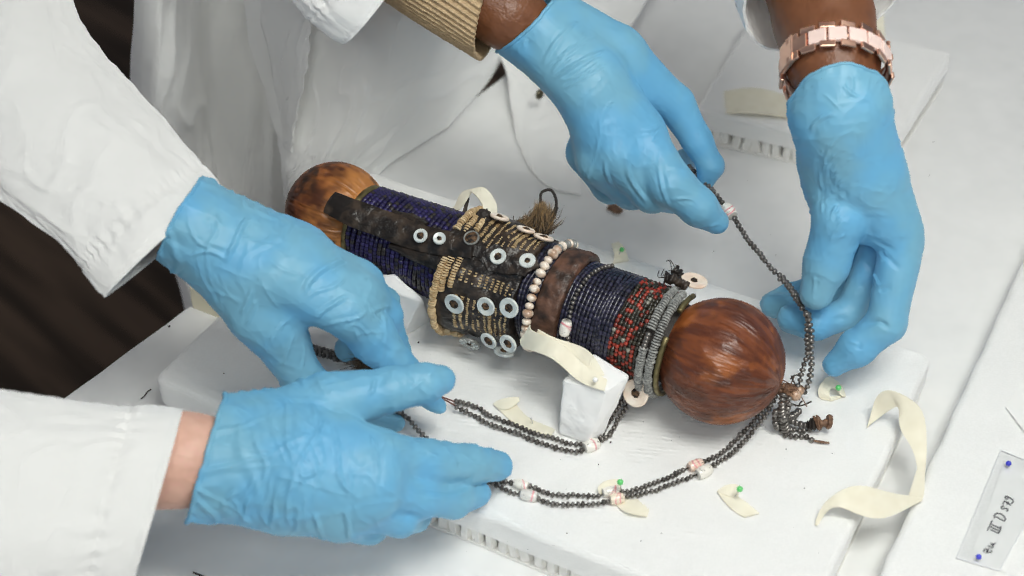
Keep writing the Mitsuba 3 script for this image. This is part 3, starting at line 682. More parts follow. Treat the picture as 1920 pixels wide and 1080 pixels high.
tape('long cream tape curling over the right edge of the board', [
    [((1625, 803, H), (1627, 800, H + .001)), ((1634, 772, .046), (1648, 783, .042)), ((1644, 744, .058), (1668, 769, .050)), ((1664, 732, .066), (1684, 763, .055)), ((1700, 744, .066), (1686, 790, .050)), ((1728, 770, .058), (1694, 815, .043)), ((1737, 815, .045), (1710, 842, .038)), ((1736, 865, .036), (1721, 884, .034)), ((1729, 905, .033), (1724, 908, .033))],
    [((1722, 872, .0335), (1736, 868, .0345)), ((1714, 896, .0335), (1734, 900, .034)), ((1706, 922, .034), (1732, 928, .033)), ((1702, 934, .035), (1728, 940, .0335))],
    [((1729, 930, .0335), (1727, 940, .0325)), ((1700, 929, .038), (1692, 958, .036)), ((1652, 919, .048), (1650, 972, .041)), ((1604, 911, .056), (1606, 963, .045)), ((1568, 925, .054), (1572, 951, .048)), ((1546, 944, .046), (1553, 957, .045)), ((1533, 966, .041), (1541, 973, .040)), ((1528, 984, H), (1533, 986, H))]], .0005)
def pin(label, head, foot, key, r=6.0):
    k = thing('pin', label, 'pin', 'pins holding tapes and labels'); hp, fp = P(*head), P(*foot)
    obj('shaft', tube(np.array([fp - (hp - fp) * .3, hp]), .00035, 6), 'steel', k, True)
    m_ = trimesh.creation.icosphere(3, rad(hp, r)); m_.apply_translation(hp); obj('head', m_, key, k, True)
tape('small folded cream tape pinned behind the red beadwork', [[((1146, 458, BT + .010), (1158, 453, BT + .013)), ((1150, 470, BT + .009), (1168, 460, BT + .011)), ((1152, 482, BT + .004), (1176, 478, BT + .004)), ((1148, 494, H), (1180, 489, H))]])
pin('green headed pin in the tape behind the red beadwork', (1166, 468, BT + .012), (1156, 484, BT), 'green_plastic', 4.5)
tape('small folded cream tape pinned under the right gloved fingers', [[((1536, 745, H), (1560, 751, H)), ((1534, 732, BT + .006), (1556, 744, BT + .004)), ((1543, 714, BT + .010), (1557, 730, BT + .006)), ((1552, 707, BT + .009), (1566, 730, BT + .004)), ((1566, 712, BT + .005), (1578, 742, BT + .003)), ((1580, 724, BT + .003), (1586, 743, BT + .002))],
     [((1556, 744, H), (1538, 748, H)), ((1585, 742, H), (1560, 752, H))]])
pin('green headed pin in the tape under the right gloved fingers', (1572, 727, BT + .010), (1574, 735, BT), 'green_plastic', 5.5)
tape('short cream tape pinned on the front of the board, right of centre', [[((1386, 911, BT + .004), (1384, 934, BT + .002)), ((1369, 908, BT + .006), (1366, 930, BT + .003)), ((1345, 920, BT + .003), (1347, 922, BT + .0022))],
     [((1345, 921, BT + .0022), (1384, 932, BT + .0022)), ((1370, 953, H), (1402, 944, BT + .003)), ((1396, 970, H), (1424, 963, H))]])
pin('green headed pin in the short tape right of centre', (1387, 917, BT + .013), (1376, 935, BT), 'green_plastic')
tape('cream tape pinned under the paired striped beads at the front', [[((1120, 916, BT + .004), (1124, 928, H)), ((1129, 905, BT + .006), (1138, 926, BT + .001)), ((1161, 899, BT + .003), (1166, 922, H))], [((1150, 938, H), (1196, 936, H)), ((1160, 951, H), (1204, 944, BT + .003)), ((1176, 961, BT + .003), (1216, 955, BT + .003)), ((1213, 969, BT + .002), (1217, 958, BT + .003))]])
pin('green headed pin standing by the paired striped beads at the front', (1163, 904, BT + .016), (1164.5, 923, BT), 'green_plastic')
tape('folded cream tape left of the front support block', [[((973, 744, BT + .008), (974, 752, BT + .006)), ((942, 748, BT + .006), (948, 768, BT + .003)), ((925, 757, BT + .002), (928, 761, BT + .002))], [((925, 758, BT + .002), (966, 755, BT + .003)), ((953, 785, H), (990, 782, BT + .002)), ((985, 806, H), (1016, 795, BT + .002)), ((1034, 816, BT + .002), (1041, 805, BT + .005))]])
pin('plain steel pin in the tape left of the front support block', (996, 785, BT + .007), (1000, 797, BT), 'steel', 2.0)
pin('white headed pin holding the tape on the front support block', (1116, 712, .0865), (1118, 716, .079), 'white_plastic', 5.0)

# ------------------------------------------------------------------ strands of pewter beads
bead_ply, dull_ply = sb, sbd
ringb = lathe([(.22, -.60), (.60, -.56), (.90, -.30), (1.0, 0), (.90, .30), (.60, .56), (.22, .60)], 12)
bead_ply = ply(ringb, 'pewter_bead', True); dull_ply = ply(ringb, 'pewter_bead_dull', True)
def chain(holder, pix, r=5.6, step=1.34, skip=(), seed=0, flat=1.0, pts=None, thread=True):
    q = np.random.default_rng(seed)
    path = spline(np.array([P(*p) for p in pix]) if pts is None else pts, 400)
    R_ = rad(path[0], r * 1.06); c = evenly(path, R_ * 2 * .62 * step * flat); t = np.gradient(c, axis=0)
    obj('thread', tube(path[::4], R_ * .28, 6), 'thread_dark', holder, True)
    for i in range(len(c)):
        if any(np.linalg.norm(c[i] - s[0]) < s[1] for s in skip): continue
        z = t[i] + q.normal(0, .16, 3) * np.linalg.norm(t[i]); k = R_ * q.uniform(.84, 1.12)
        obj('bead', placed(bead_ply if q.random() < .7 else dull_ply, frame(z, q.normal(0, 1, 3), c[i] + q.normal(0, R_ * .10, 3), (k, k, R_ * q.uniform(.95, 1.2) * flat))), None, holder)
    return path
def big(holder, px, py, h, dx, dy, L, R_, seed, **kw):
    c = P(px, py, h); tan = P(px + dx, py + dy, h) - c; l = rad(c, L)
    striped(c, tan, l, rad(c, R_), parent=holder, seed=seed, **kw); return (c, l * .52)
Z = BT + .0022
s1 = thing('bead_strand', 'double pewter bead strand sweeping along the board front from lower glove to right ball', 'bead strand', 'strands of pewter beads')
sk = [big(s1, 977, 909, Z + .001, 10, 3, 31, 10.5, 1, stripes=((.2, .5),)), big(s1, 992, 929, Z + .001, 10, 2, 35, 11, 2, stripes=((.35, .12),), base=(.70, .68, .64)), big(s1, 1145, 921, Z + .001, 10, -2, 34, 10, 3), big(s1, 1157, 935, Z + .002, 10, -2, 30, 10.5, 4, base=(.82, .72, .58)), big(s1, 1304, 872, Z + .001, 10, -4, 33, 10.5, 5, base=(.78, .60, .50)), big(s1, 1320, 884, Z + .002, 10, -5, 34, 12, 6, stripes=())]
chain(s1, [(905, 899, Z + .006), (925, 902, Z + .003), (951, 904, Z), (977, 908, Z), (998, 913, Z), (1027, 925, Z), (1060, 929, Z), (1094, 929, Z), (1125, 929, Z), (1145, 921, Z), (1175, 922, Z), (1206, 913, Z), (1243, 900, Z), (1282, 881, Z), (1306, 871, Z), (1330, 861, Z), (1352, 850, Z + .001), (1383, 823, Z + .004), (1408, 796, Z + .009), (1430, 770, Z + .015), (1446, 747, Z + .021), (1460, 722, Z + .028)], 5.4, skip=sk, seed=1)
chain(s1, [(905, 903, Z + .006), (925, 908, Z + .003), (946, 918, Z), (969, 926, Z), (993, 929, Z), (1016, 938, Z), (1040, 945, Z), (1060, 946, Z), (1094, 946, Z), (1133, 942, Z), (1157, 935, Z), (1178, 930, Z), (1206, 925, Z), (1243, 914, Z), (1290, 896, Z), (1320, 884, Z), (1345, 868, Z), (1372, 850, Z + .001), (1398, 824, Z + .004), (1419, 799, Z + .009), (1438, 773, Z + .014), (1450, 752, Z + .020), (1466, 718, Z + .029)], 5.4, skip=sk, seed=2)
s2 = thing('bead_strand', 'double strand of pewter beads running below the figure past the front support block', 'bead strand', 'strands of pewter beads')
sk = [big(s2, 1109, 835, Z + .001, 10, -4, 33, 12, 7, stripes=((.15, .05),))]
ch = [chain(s2, [(855, 754, Z + .004), (872, 757, Z), (897, 765, Z), (913, 777, Z), (940, 788, Z), (972, 800, Z), (1000, 812, Z), (1017, 817, Z), (1042, 823, Z), (1067, 832, Z), (1088, 833, Z), (1109, 834, Z), (1125, 819, Z), (1137, 798, Z + .001), (1152, 775, Z + .006), (1167, 750, Z + .012), (1174, 738, Z + .016)], 5.2, skip=sk, seed=3),
      chain(s2, [(857, 764, Z + .004), (884, 777, Z), (908, 790, Z), (930, 801, Z), (961, 810, Z), (993, 823, Z), (1024, 834, Z), (1060, 844, Z), (1089, 846, Z), (1109, 838, Z), (1129, 825, Z), (1146, 811, Z), (1156, 792, Z + .001), (1169, 771, Z + .006), (1177, 755, Z + .011), (1186, 738, Z + .016)], 5.4, skip=sk, seed=4)]
for dy in (0, 5): obj('red_thread', tube(spline(np.array([P(826, 744 + dy * .3, Z + .012), P(842, 749 + dy, Z + .007), P(858, 756 + dy * 1.4, Z + .003)]), 12), .0005, 6), 'thread_red', s2, True)
s3 = thing('bead_strand', 'thin pewter bead strand looped between thumb and fingers of the lower glove', 'bead strand', 'strands of pewter beads')
chain(s3, [(704, 772, .062), (724, 768, .064), (740, 769, .062), (751, 774, .057), (765, 785, .051), (784, 807, .045), (800, 823, Z + .002), (813, 838, Z), (824, 848, Z)], 5.8, seed=5)
chain(s3, [(708, 771, .062), (718, 774, .060), (724, 785, .055), (729, 799, .049), (736, 812, .044), (744, 826, Z)], 5.6, seed=6)
s4 = thing('bead_strand', 'short plaited bead strand seen through the gap under the left glove', 'bead strand', 'strands of pewter beads')
for j in range(3): chain(s4, [(566, 640 + 6 * j, Z + .002), (589, 650 + 6 * j, Z + .002), (610, 656 + 6 * j, Z + .003), (640, 664 + 6 * j, Z + .006), (668, 668 + 6 * j, Z + .012)], 4.6, seed=7 + j)
s5 = thing('bead_strand', 'pewter bead strand stretched between the two right hand gloves', 'bead strand', 'strands of pewter beads')
sp5 = np.array([P(1292, 312, .118), P(1306, 327, .118), P(1322, 341, .117), P(1336, 357, .116), P(1352, 378, .114), P(1367, 395, .113), P(1378, 411, .112), P(1394, 437, .110), P(1411, 461, .108), P(1432, 485, .106), P(1447, 505, .104), P(1466, 520, .102), P(1479, 536, .101), P(1491, 554, .100), P(1504, 575, .0985), P(1515, 593, .097)])
cc = P(1367, 396, .113); tn = sp5[6] - sp5[4]; striped(cc, tn, rad(cc, 33), rad(cc, 12.5), parent=s5, seed=8, stripes=((.1, .7), (-.3, .5)))
chain(s5, None, 5.3, skip=[(cc, rad(cc, 17))], seed=11, pts=sp5)
for j in (0, 1):
    chain(s5, None, 5.0, seed=12 + j, pts=np.array([P(1462, 517 + 7 * j, .104), P(1474, 528 + 6 * j, .103), P(1490, 550 + 6 * j, .102), P(1504, 575 + 3 * j, .100)]))
h5 = [(1511 + 0, 590, .099), (1518, 606, .096), (1521, 637, .090), (1520, 660, .086), (1521, 686, .080), (1519, 706, .074), (1512, 728, .068), (1500, 742, .064)]
chain(s5, h5, 6.2, seed=14)
chain(s5, [(1517, 590, .097), (1513, 625, .0905), (1515, 655, .087), (1511, 673, .083), (1504, 691, .078), (1500, 712, .073), (1494, 732, .067)], 5.6, seed=15)
cb = ply(sphere(3), 'white_bead', True)
for x, y, q in ((1491, 741, 11), (1499, 732, 9.5)):
    c = P(x, y, .067); r = rad(c, q); obj('cream_bead', placed(cb, frame((1, .3, .2), None, c, (r, r, r))), None, s5)
tas = thing('bead_tassel', 'tassel of pewter bead ends and brown discs hanging from the knot at the right ball', 'tassel')
def hh(*a): return [(x, y, h) for x, y, h in a]
chain(tas, hh((1470, 742, .068), (1468, 752, .066), (1466, 763, .062), (1465, 776, .056), (1468, 790, .049), (1476, 804, .043)), 9.0, 1.05, seed=16, flat=.62)
chain(tas, hh((1455, 770, .060), (1452, 780, .055), (1454, 793, .048), (1463, 807, Z + .002), (1475, 816, Z + .001), (1492, 818, Z), (1509, 819, Z), (1522, 825, Z)), 6.0, seed=17)
chain(tas, hh((1474, 786, .050), (1487, 791, .045), (1498, 794, .043), (1510, 797, .041)), 6.2, seed=18)
chain(tas, hh((1472, 802, .044), (1487, 806, Z), (1501, 808, Z), (1517, 806, Z)), 6.0, seed=19)
chain(tas, hh((1470, 786, .054), (1478, 782, .050), (1486, 780, .046), (1496, 773, .043)), 7.5, seed=20, flat=.8)
chain(tas, hh((1480, 748, .068), (1480, 757, .066), (1478, 766, .062), (1474, 776, .056)), 6.0, seed=21)
for i in range(3): obj('loose_thread', tube(spline(np.array([P(1520, 824 + i, Z), P(1536, 829 - i, Z), P(1555, 830 + i * .6, Z)]), 12), .00055, 6), 'brown_disc', tas, True)
for pts_ in ([(1484, 757, .064), (1498, 761, .058), (1510, 758, .053), (1521, 753, .050)], [(1484, 704, .082), (1487, 713, .079), (1492, 722, .074)], [(1500, 705, .082), (1490, 704, .084), (1482, 711, .082)], [(1498, 761, .058), (1500, 756, .056), (1504, 752, .054)]):
    obj('loose_thread', tube(spline(np.array([P(*p) for p in pts_]), 16), .00055, 6), 'thread_dark', tas, True)
kn = trimesh.creation.icosphere(4, 1.0); kn.vertices *= (.75 + 1.0 * (meshkit.fbm(kn.vertices * 4, 4, 4)))[:, None] * np.array([.8, 1.2, 1.1])
c = P(1477, 732, .067); r = rad(c, 13); obj('knot', placed(ply(kn, 'brown_disc', 30), frame(FWD, UPV, c, (r, r, r))), None, tas)
for i in range(14):
    a = rng.normal(0, 1, 3); obj('loose_thread', tube(spline(np.array([c + rng.normal(0, r * .5, 3), c + rng.normal(0, r, 3), c + rng.normal(0, r * 1.3, 3)]), 10), .0004, 5), 'brown_disc', tas, True)
dsc = lambda r0, r1, t: lathe([(.15, -t), (r0, -t), (r1, 0), (r0, t), (.15, t)], 20)
d0 = P(1510, 797, .042); dd = P(1555, 792, .046) - d0
for u, rr, t, dr_, keyd in [(.10, 9, .25, .55, 'thread_dark'), (.24, 12, .25, .6, 'thread_dark'), (.36, 14, .25, .7, 'thread_dark'), (.45, 15.5, .16, .85, 'brown_disc'), (.52, 16, .13, .85, 'brown_disc'), (.58, 14, .14, .85, 'brown_disc'), (.68, 7, .4, .9, 'brown_disc'), (.77, 7, .4, .9, 'brown_disc'), (.85, 8, .4, .9, 'brown_disc'), (.98, 14.5, .26, .88, 'brown_disc'), (1.03, 12.5, .1, .9, 'eggshell_disc')]:
    c = d0 + dd * u; r = rad(c, rr)
    obj('disc', placed(ply(dsc(dr_, 1.0, t), keyd, 30), frame(dd + rng.normal(0, .12, 3) * np.linalg.norm(dd), None, c + np.array([0, 0, (rr - 9) * .00012]), (r, r, r))), None, tas)

# ------------------------------------------------------------------ the inventory label on the right board
B2 = .030
lab = thing('inventory_label', 'clear plastic strip with a handwritten white label pinned to the right board', 'label')
def sheet4(c, h, t): return shell(np.array([[P(*c[0], h), P(*c[1], h)], [P(*c[3], h), P(*c[2], h)]]), t)
obj('paper', sheet4([(1884, 862), (1955, 890), (1886, 1074), (1817, 1052)], B2 + .0014, .0003), 'label_paper', lab)
C4 = [(1877, 844), (1978, 884), (1874, 1070), (1793, 1046)]
sv = np.array([[P(*C4[0], B2 + .0022), P(*C4[1], B2 + .0022)], [P(*C4[3], B2 + .0022), P(*C4[2], B2 + .0022)]])
obj('plastic_sleeve', mesh(sv.reshape(-1, 3), [[0, 2, 1], [1, 2, 3]]), 'clear_plastic', lab)
for i in range(4):
    a, b = P(*C4[i], B2 + .0013), P(*C4[(i + 1) % 4], B2 + .0013)
    obj('sleeve_edge', tube(np.array([a, b]), .0005, 6), 'sleeve_edge', lab, True)
mat('sleeve_edge', (.80, .81, .81), .25, specular=.6)
ink = [[(320, 972), (325, 948), (348, 932), (362, 940), (366, 958), (355, 993)], [(394, 928), (372, 952), (355, 993)], [(362, 958), (385, 978), (412, 978), (424, 962), (418, 948)],
       [(375, 893), (405, 900), (432, 914), (448, 902), (440, 880), (412, 858)], [(412, 858), (440, 868), (478, 855)],
       [(433, 553), (402, 616), (370, 686)], [(425, 600), (490, 632), (545, 655)], [(412, 632), (470, 662), (535, 690)], [(410, 672), (460, 694), (516, 725)], [(550, 632), (548, 662), (515, 725)],
       [(480, 498), (535, 525), (590, 555), (608, 545), (612, 520), (585, 485), (545, 458), (500, 453), (468, 470), (458, 500), (470, 520)],
       [(592, 352), (566, 358), (557, 376), (570, 394), (598, 386), (625, 386), (646, 402), (642, 416), (628, 421)],
       [(577, 332), (588, 305), (602, 290), (640, 315), (690, 345)], [(655, 300), (642, 318), (630, 332)],
       [(655, 238), (640, 226), (618, 222), (608, 236), (618, 257), (637, 262), (654, 240), (690, 255), (716, 278), (714, 303), (690, 318)]]
for st in ink:
    p = spline(np.array([P(1800 + x / 7.2, 900 + y / 7.2, B2 + .00165) for x, y in st]), 28)
    obj('handwriting', tube(p, .00046, 6), 'pen_ink', lab, True)
pin('blue headed pin at the upper end of the inventory label', (1891, 869, B2 + .006), (1891, 871, B2), 'blue_plastic', 5.2)
pin('blue headed pin at the lower end of the inventory label', (1835, 1044, B2 + .006), (1835, 1046, B2), 'blue_plastic', 5.4)
cd = thing('white_card', 'white card corner at the right edge above the inventory label', 'card')
obj('card', sheet4([(1918, 712), (1990, 770), (1960, 860), (1886, 764)], B2 + .002, .0006), 'label_paper', cd)

# scraps
def scrap(label, pts_, r, key='thread_dark'):
    k = thing('fibre_scrap', label, 'scrap', 'dark fibre scraps'); obj('strand', tube(spline(np.array([P(*p) for p in pts_]), 16), r, 6), key, k, True)
scrap('short dark fibre on the table at the left corner of the board', [(264, 748, .001), (271, 742, .002), (276, 735, .002), (283, 730, .001)], .00045)
scrap('short dark fibre on the table at the bottom edge below the lower sleeve', [(362, 1073, .001), (372, 1077, .001), (386, 1082, .001)], .0006)
k = thing('bark_crumb', 'dark brown crumb on the paper below the upper glove', 'scrap')
cr = trimesh.creation.icosphere(2, 1.0); cr.vertices *= (.7 + .8 * meshkit.fbm(cr.vertices * 2.5, 3, 9))[:, None]
for x, y, q in ((1150, 389, 8), (1158, 394, 7)):
    c = P(x, y, .003); r = rad(c, q); obj('crumb', placed(ply(cr, 'brown_disc', 30), frame((0, 0, 1), None, c, (r * 1.3, r, r * .5))), None, k)
sp = thing('dust_specks', 'tiny dark dust specks scattered on the board and table', 'dust')
labels[sp]['kind'] = 'stuff'
spk = []
rs_ = np.random.default_rng(5)
DUST = [(rs_.uniform(520, 1600), rs_.uniform(640, 1040), BT, rs_.uniform(.5, .9)) for _ in range(46)] + [(rs_.uniform(1000, 1900), rs_.uniform(260, 560), 0, rs_.uniform(.6, 1.0)) for _ in range(16)]
for x, y, h, q in [(1145, 829, BT, 2.2), (1122, 871, BT, 1.3), (785, 642, BT, 1.8), (1508, 915, BT, 1.4), (317, 612, 0, 2.5), (1474, 842, BT, 1.2), (863, 607, BT, 1.5), (690, 838, BT, 1.2), (1240, 1000, BT, 1.0), (1560, 850, BT, 1.1), (1063, 1000, BT, 1.0), (420, 700, BT, 1.4)] + DUST:
    c = P(x, y, h + .0006); i_ = trimesh.creation.icosphere(1, rad(c, q)); i_.vertices[:, 2] *= .5; i_.apply_translation(c); spk.append(i_)
obj('speck', cat(spk), 'thread_dark', sp)

# ------------------------------------------------------------------ hands: one continuous surface from joints
def smin(a, b, k):
    h = np.clip(.5 + .5 * (b - a) / k, 0, 1)
    return b * (1 - h) + a * h - k * h * (1 - h)
def caps(X, ch):
    """Distance to a chain of (point, radius) joints."""
    out = None
    for (a, ra), (b, rb) in zip(ch[:-1], ch[1:]):
        d = b - a; t = np.clip((X - a) @ d / (d @ d + 1e-12), 0, 1)
        v = np.linalg.norm(X - a - t[:, None] * d, axis=1) - (ra + (rb - ra) * t)
        out = v if out is None else smin(out, v, .004)
    return out
def nets(f, lo, hi, h):
    """Surface nets on a grid of spacing h, evaluated finely only near the surface."""
    n = np.ceil((hi - lo) / h).astype(int) + 1
    ax_ = [lo[i] + np.arange(n[i]) * h for i in range(3)]
    c = 4
    g = [a[::c] for a in ax_]; Xc = np.stack(np.meshgrid(*g, indexing='ij'), -1)
    dc = f(Xc.reshape(-1, 3)).reshape(Xc.shape[:3])
    D = dc.repeat(c, 0).repeat(c, 1).repeat(c, 2)[:n[0], :n[1], :n[2]].copy()
    near = np.abs(D) < h * c * 2.2
    X = np.stack(np.meshgrid(*ax_, indexing='ij'), -1)
    D[near] = f(X[near])
    s = D < 0
    cnt = np.zeros(n - 1); acc = np.zeros((*(n - 1), 3))
    corner = lambda A, o: A[o[0]:A.shape[0] - 1 + o[0], o[1]:A.shape[1] - 1 + o[1], o[2]:A.shape[2] - 1 + o[2]]
    offs = [(0, 0, 0), (1, 0, 0), (0, 1, 0), (1, 1, 0), (0, 0, 1), (1, 0, 1), (0, 1, 1), (1, 1, 1)]
    for i, o in enumerate(offs):
        for k in range(3):
            if o[k]: continue
            q = list(o); q[k] = 1
            a, b = corner(D, o), corner(D, q); cr = (a < 0) != (b < 0)
            t = np.where(cr, a / np.where(cr, a - b, 1), 0)
            p = np.zeros((*cr.shape, 3)); p[:] = o; p[..., k] = t
            acc += np.where(cr[..., None], p, 0); cnt += cr
    on = cnt > 0
    idx = -np.ones(on.shape, int); idx[on] = np.arange(on.sum())
    I = np.argwhere(on)
    V = lo + (I + acc[on] / cnt[on][:, None]) * h
    F = []
    for k in range(3):
        a1, a2 = (k + 1) % 3, (k + 2) % 3
        sl = [slice(1, -1)] * 3; sl[k] = slice(0, -1)
        s0 = s[tuple(sl)]; s2 = list(sl); s2[k] = slice(1, None); s1_ = s[tuple(s2)]
        for flip, cr in ((False, s0 & ~s1_), (True, ~s0 & s1_)):
            e = np.argwhere(cr); e[:, a1] += 1; e[:, a2] += 1
            def at(d1, d2):
                q = e.copy(); q[:, a1] -= d1; q[:, a2] -= d2
                return idx[q[:, 0], q[:, 1], q[:, 2]]
            q = [at(1, 1), at(0, 1), at(0, 0), at(1, 0)]
            if flip: q = q[::-1]
            F += [np.stack([q[0], q[1], q[2]], 1), np.stack([q[0], q[2], q[3]], 1)]
    F = np.vstack(F); F = F[(F >= 0).all(1)]
    return V, F
def J(px, py, h, r):
    p = P(px, py, h); return (p, rad(p, r))
from scipy.sparse import csr_matrix
def smooth_(m, it):
    e = m.edges_unique; n = len(m.vertices)
    A_ = csr_matrix((np.ones(2 * len(e)), (np.r_[e[:, 0], e[:, 1]], np.r_[e[:, 1], e[:, 0]])), (n, n))
    w = np.maximum(np.asarray(A_.sum(1)), 1); v = np.array(m.vertices)
    for i in range(it):
        d = A_ @ v / w - v; v += .5 * d if i % 2 == 0 else -.52 * d
    m.vertices = v
    return m
def stroke(v, nrm, pts, w, amp, profile='ridge'):
    """Presses a crease or raises a fold along a line drawn over the surface; pts are pixels (px, py), widths in px."""
    vis = (nrm @ (EYE - v.mean(0))) > 0
    line = []
    for x, y in pts:
        d = ray(x, y); d = d / np.linalg.norm(d); o = v - EYE; t = o @ d
        perp = np.linalg.norm(o - t[:, None] * d, axis=1)
        c = np.where((perp < .0035))[0]
        if len(c) == 0: c = np.array([np.argmin(perp)])
        line.append(v[c[np.argmin(t[c])]])
    L = evenly(spline(np.array(line), 60), .0008)
    tr = cKDTree(L); d, i = tr.query(v, distance_upper_bound=rad(L[0], w) * 2.6); ok = np.isfinite(d)
    u = i[ok] / max(1, len(L) - 1); taper = np.clip(np.minimum(u, 1 - u) * 5, 0, 1) ** .7
    x = d[ok] / rad(L[0], w)
    pr = np.exp(-x * x * 1.6) - (.45 * np.exp(-((x - 1.25) ** 2) * 5) if profile == 'ridge' else -.35 * np.exp(-((x - 1.4) ** 2) * 4))
    out = np.zeros(len(v)); out[ok] = amp * pr * taper * (nrm[ok] @ (EYE - L.mean(0)) > 0)
    return out
def glove(parent, palm, fingers, cut_c, cut_n, axis, strokes=(), kp=.013, kf=.011, wr=.0009, seed=0, h=.0023, wristy=1.0, rim=.0012, rough_rim=.0012):
    """A glove: palm chains blended softly, each finger blended with the palm but kept apart from the others; open at the cuff, rolled edge."""
    cut_n = cut_n / np.linalg.norm(cut_n)
    def f(X):
        p = None
        for ch in palm:
            d = caps(X, ch); p = d if p is None else smin(p, d, kp)
        tot = p
        for ch in fingers: tot = smin(tot, smin(p, caps(X, ch), kf), .0012)
        edge = (X - cut_c) @ cut_n + (meshkit.noise(X * 70, seed) - .5) * rough_rim
        return np.maximum(tot, edge)
    allj = [j for ch in (*palm, *fingers) for j in ch]
    lo = np.min([p - r for p, r in allj], 0) - .012; hi = np.max([p + r for p, r in allj], 0) + .012
    V, F = nets(f, lo, hi, h)
    edge = (V - cut_c) @ cut_n + (meshkit.noise(V * 70, seed) - .5) * rough_rim
    cap_v = edge > -h * .55
    F = F[~cap_v[F].all(1)]
    m = trimesh.Trimesh(V, F, process=False); m.remove_unreferenced_vertices()
    comps = m.split(only_watertight=False)
    m = max(comps, key=lambda c: len(c.faces))
    m = smooth_(m, 8)
    m = trimesh.Trimesh(*trimesh.remesh.subdivide(m.vertices, m.faces), process=False)
    m = smooth_(m, 4)
    v, n = m.vertices.copy(), m.vertex_normals.copy()
    a = axis / np.linalg.norm(axis); b = np.cross(a, FWD); b /= np.linalg.norm(b); c = np.cross(a, b)
    q = np.stack([v @ a, v @ b, v @ c], 1)
    back = (v - cut_c) @ -cut_n                                      # distance from the cuff
    warp = (meshkit.fbm(v * 28, 2, seed + 9) - .5)[:, None] * np.array([.03, .015, .015])
    q2 = q + warp; rr = np.random.default_rng(seed)
    slack = np.clip(meshkit.noise(v * 22, seed + 5) * 1.5 - .25, .1, 1)
    near = np.exp(-(back / .045) ** 2) * wristy
    w = 0                                                            # finite straightish creases in changing directions, as in thin film
    for i in range(10):
        th, fq = rr.normal(0, .75) + (.3 if i % 3 else 1.2), rr.uniform(30, 62)
        t = (q2[:, 0] * math.cos(th) + q2[:, 1] * math.sin(th) + q2[:, 2] * rr.normal(0, .35)) * fq + rr.uniform(0, 1) + .5 * meshkit.fbm(v * 30, 2, seed + i)
        x = np.abs(t - np.round(t)) / (fq * .00165)
        rid = np.exp(-x * x) - .45 * np.exp(-((x - 1.7) / .9) ** 2)
        mk = np.clip((meshkit.noise(v * 34, seed + 40 + i) - .50) / .2, 0, 1)
        w = w + rid * mk * rr.uniform(.5, 1.1)
    d = w * wr * (.35 + .65 * slack) * (.75 + .9 * near) + (meshkit.fbm(v * 50, 2, seed + 7) - .5) * wr * 3.4
    d += np.exp(-(back / .018) ** 2) * (meshkit.fbm(q * np.array([20, 75, 75]), 2, seed + 21) - .45) * .006 * wristy   # the loose cuff
    for st in strokes: d += stroke(v, n, *st)
    m.vertices = v + n * d[:, None]
    m = smooth_(m, 1)
    key = obj('glove', m, 'nitrile', parent, True)
    e = m.edges_sorted[trimesh.grouping.group_rows(m.edges_sorted, require_count=1)]
    if len(e):                                                       # the rolled edge of the cuff
        nb = {}
        for x, y in e: nb.setdefault(x, []).append(y); nb.setdefault(y, []).append(x)
        best, seen = [], set()
        for st in list(nb):
            if st in seen: continue
            loop, cur, prev = [st], st, None
            while True:
                seen.add(cur); nx = [z for z in nb[cur] if z != prev and z not in seen]
                if not nx: break
                prev, cur = cur, nx[0]; loop.append(cur)
            if len(loop) > len(best): best = loop
        Lp = m.vertices[best]
        for _ in range(10): Lp = (np.roll(Lp, 1, 0) + Lp * 2 + np.roll(Lp, -1, 0)) / 4
        Lp = Lp[::3]
        obj('cuff_roll', tube(Lp, rim, 8, closed=True), 'nitrile', key, True)
    return key
def limb(chains, h=.004):
    def f(X):
        d = None
        for ch in chains:
            e = caps(X, ch); d = e if d is None else np.minimum(d, e)
        return d
    allj = [j for ch in chains for j in ch]
    lo = np.min([p - r for p, r in allj], 0) - .02; hi = np.max([p + r for p, r in allj], 0) + .02
    V, F = nets(f, lo, hi, h)
    m = smooth_(trimesh.Trimesh(V, F, process=False), 8)
    return smooth_(trimesh.Trimesh(*trimesh.remesh.subdivide(m.vertices, m.faces), process=False), 3)

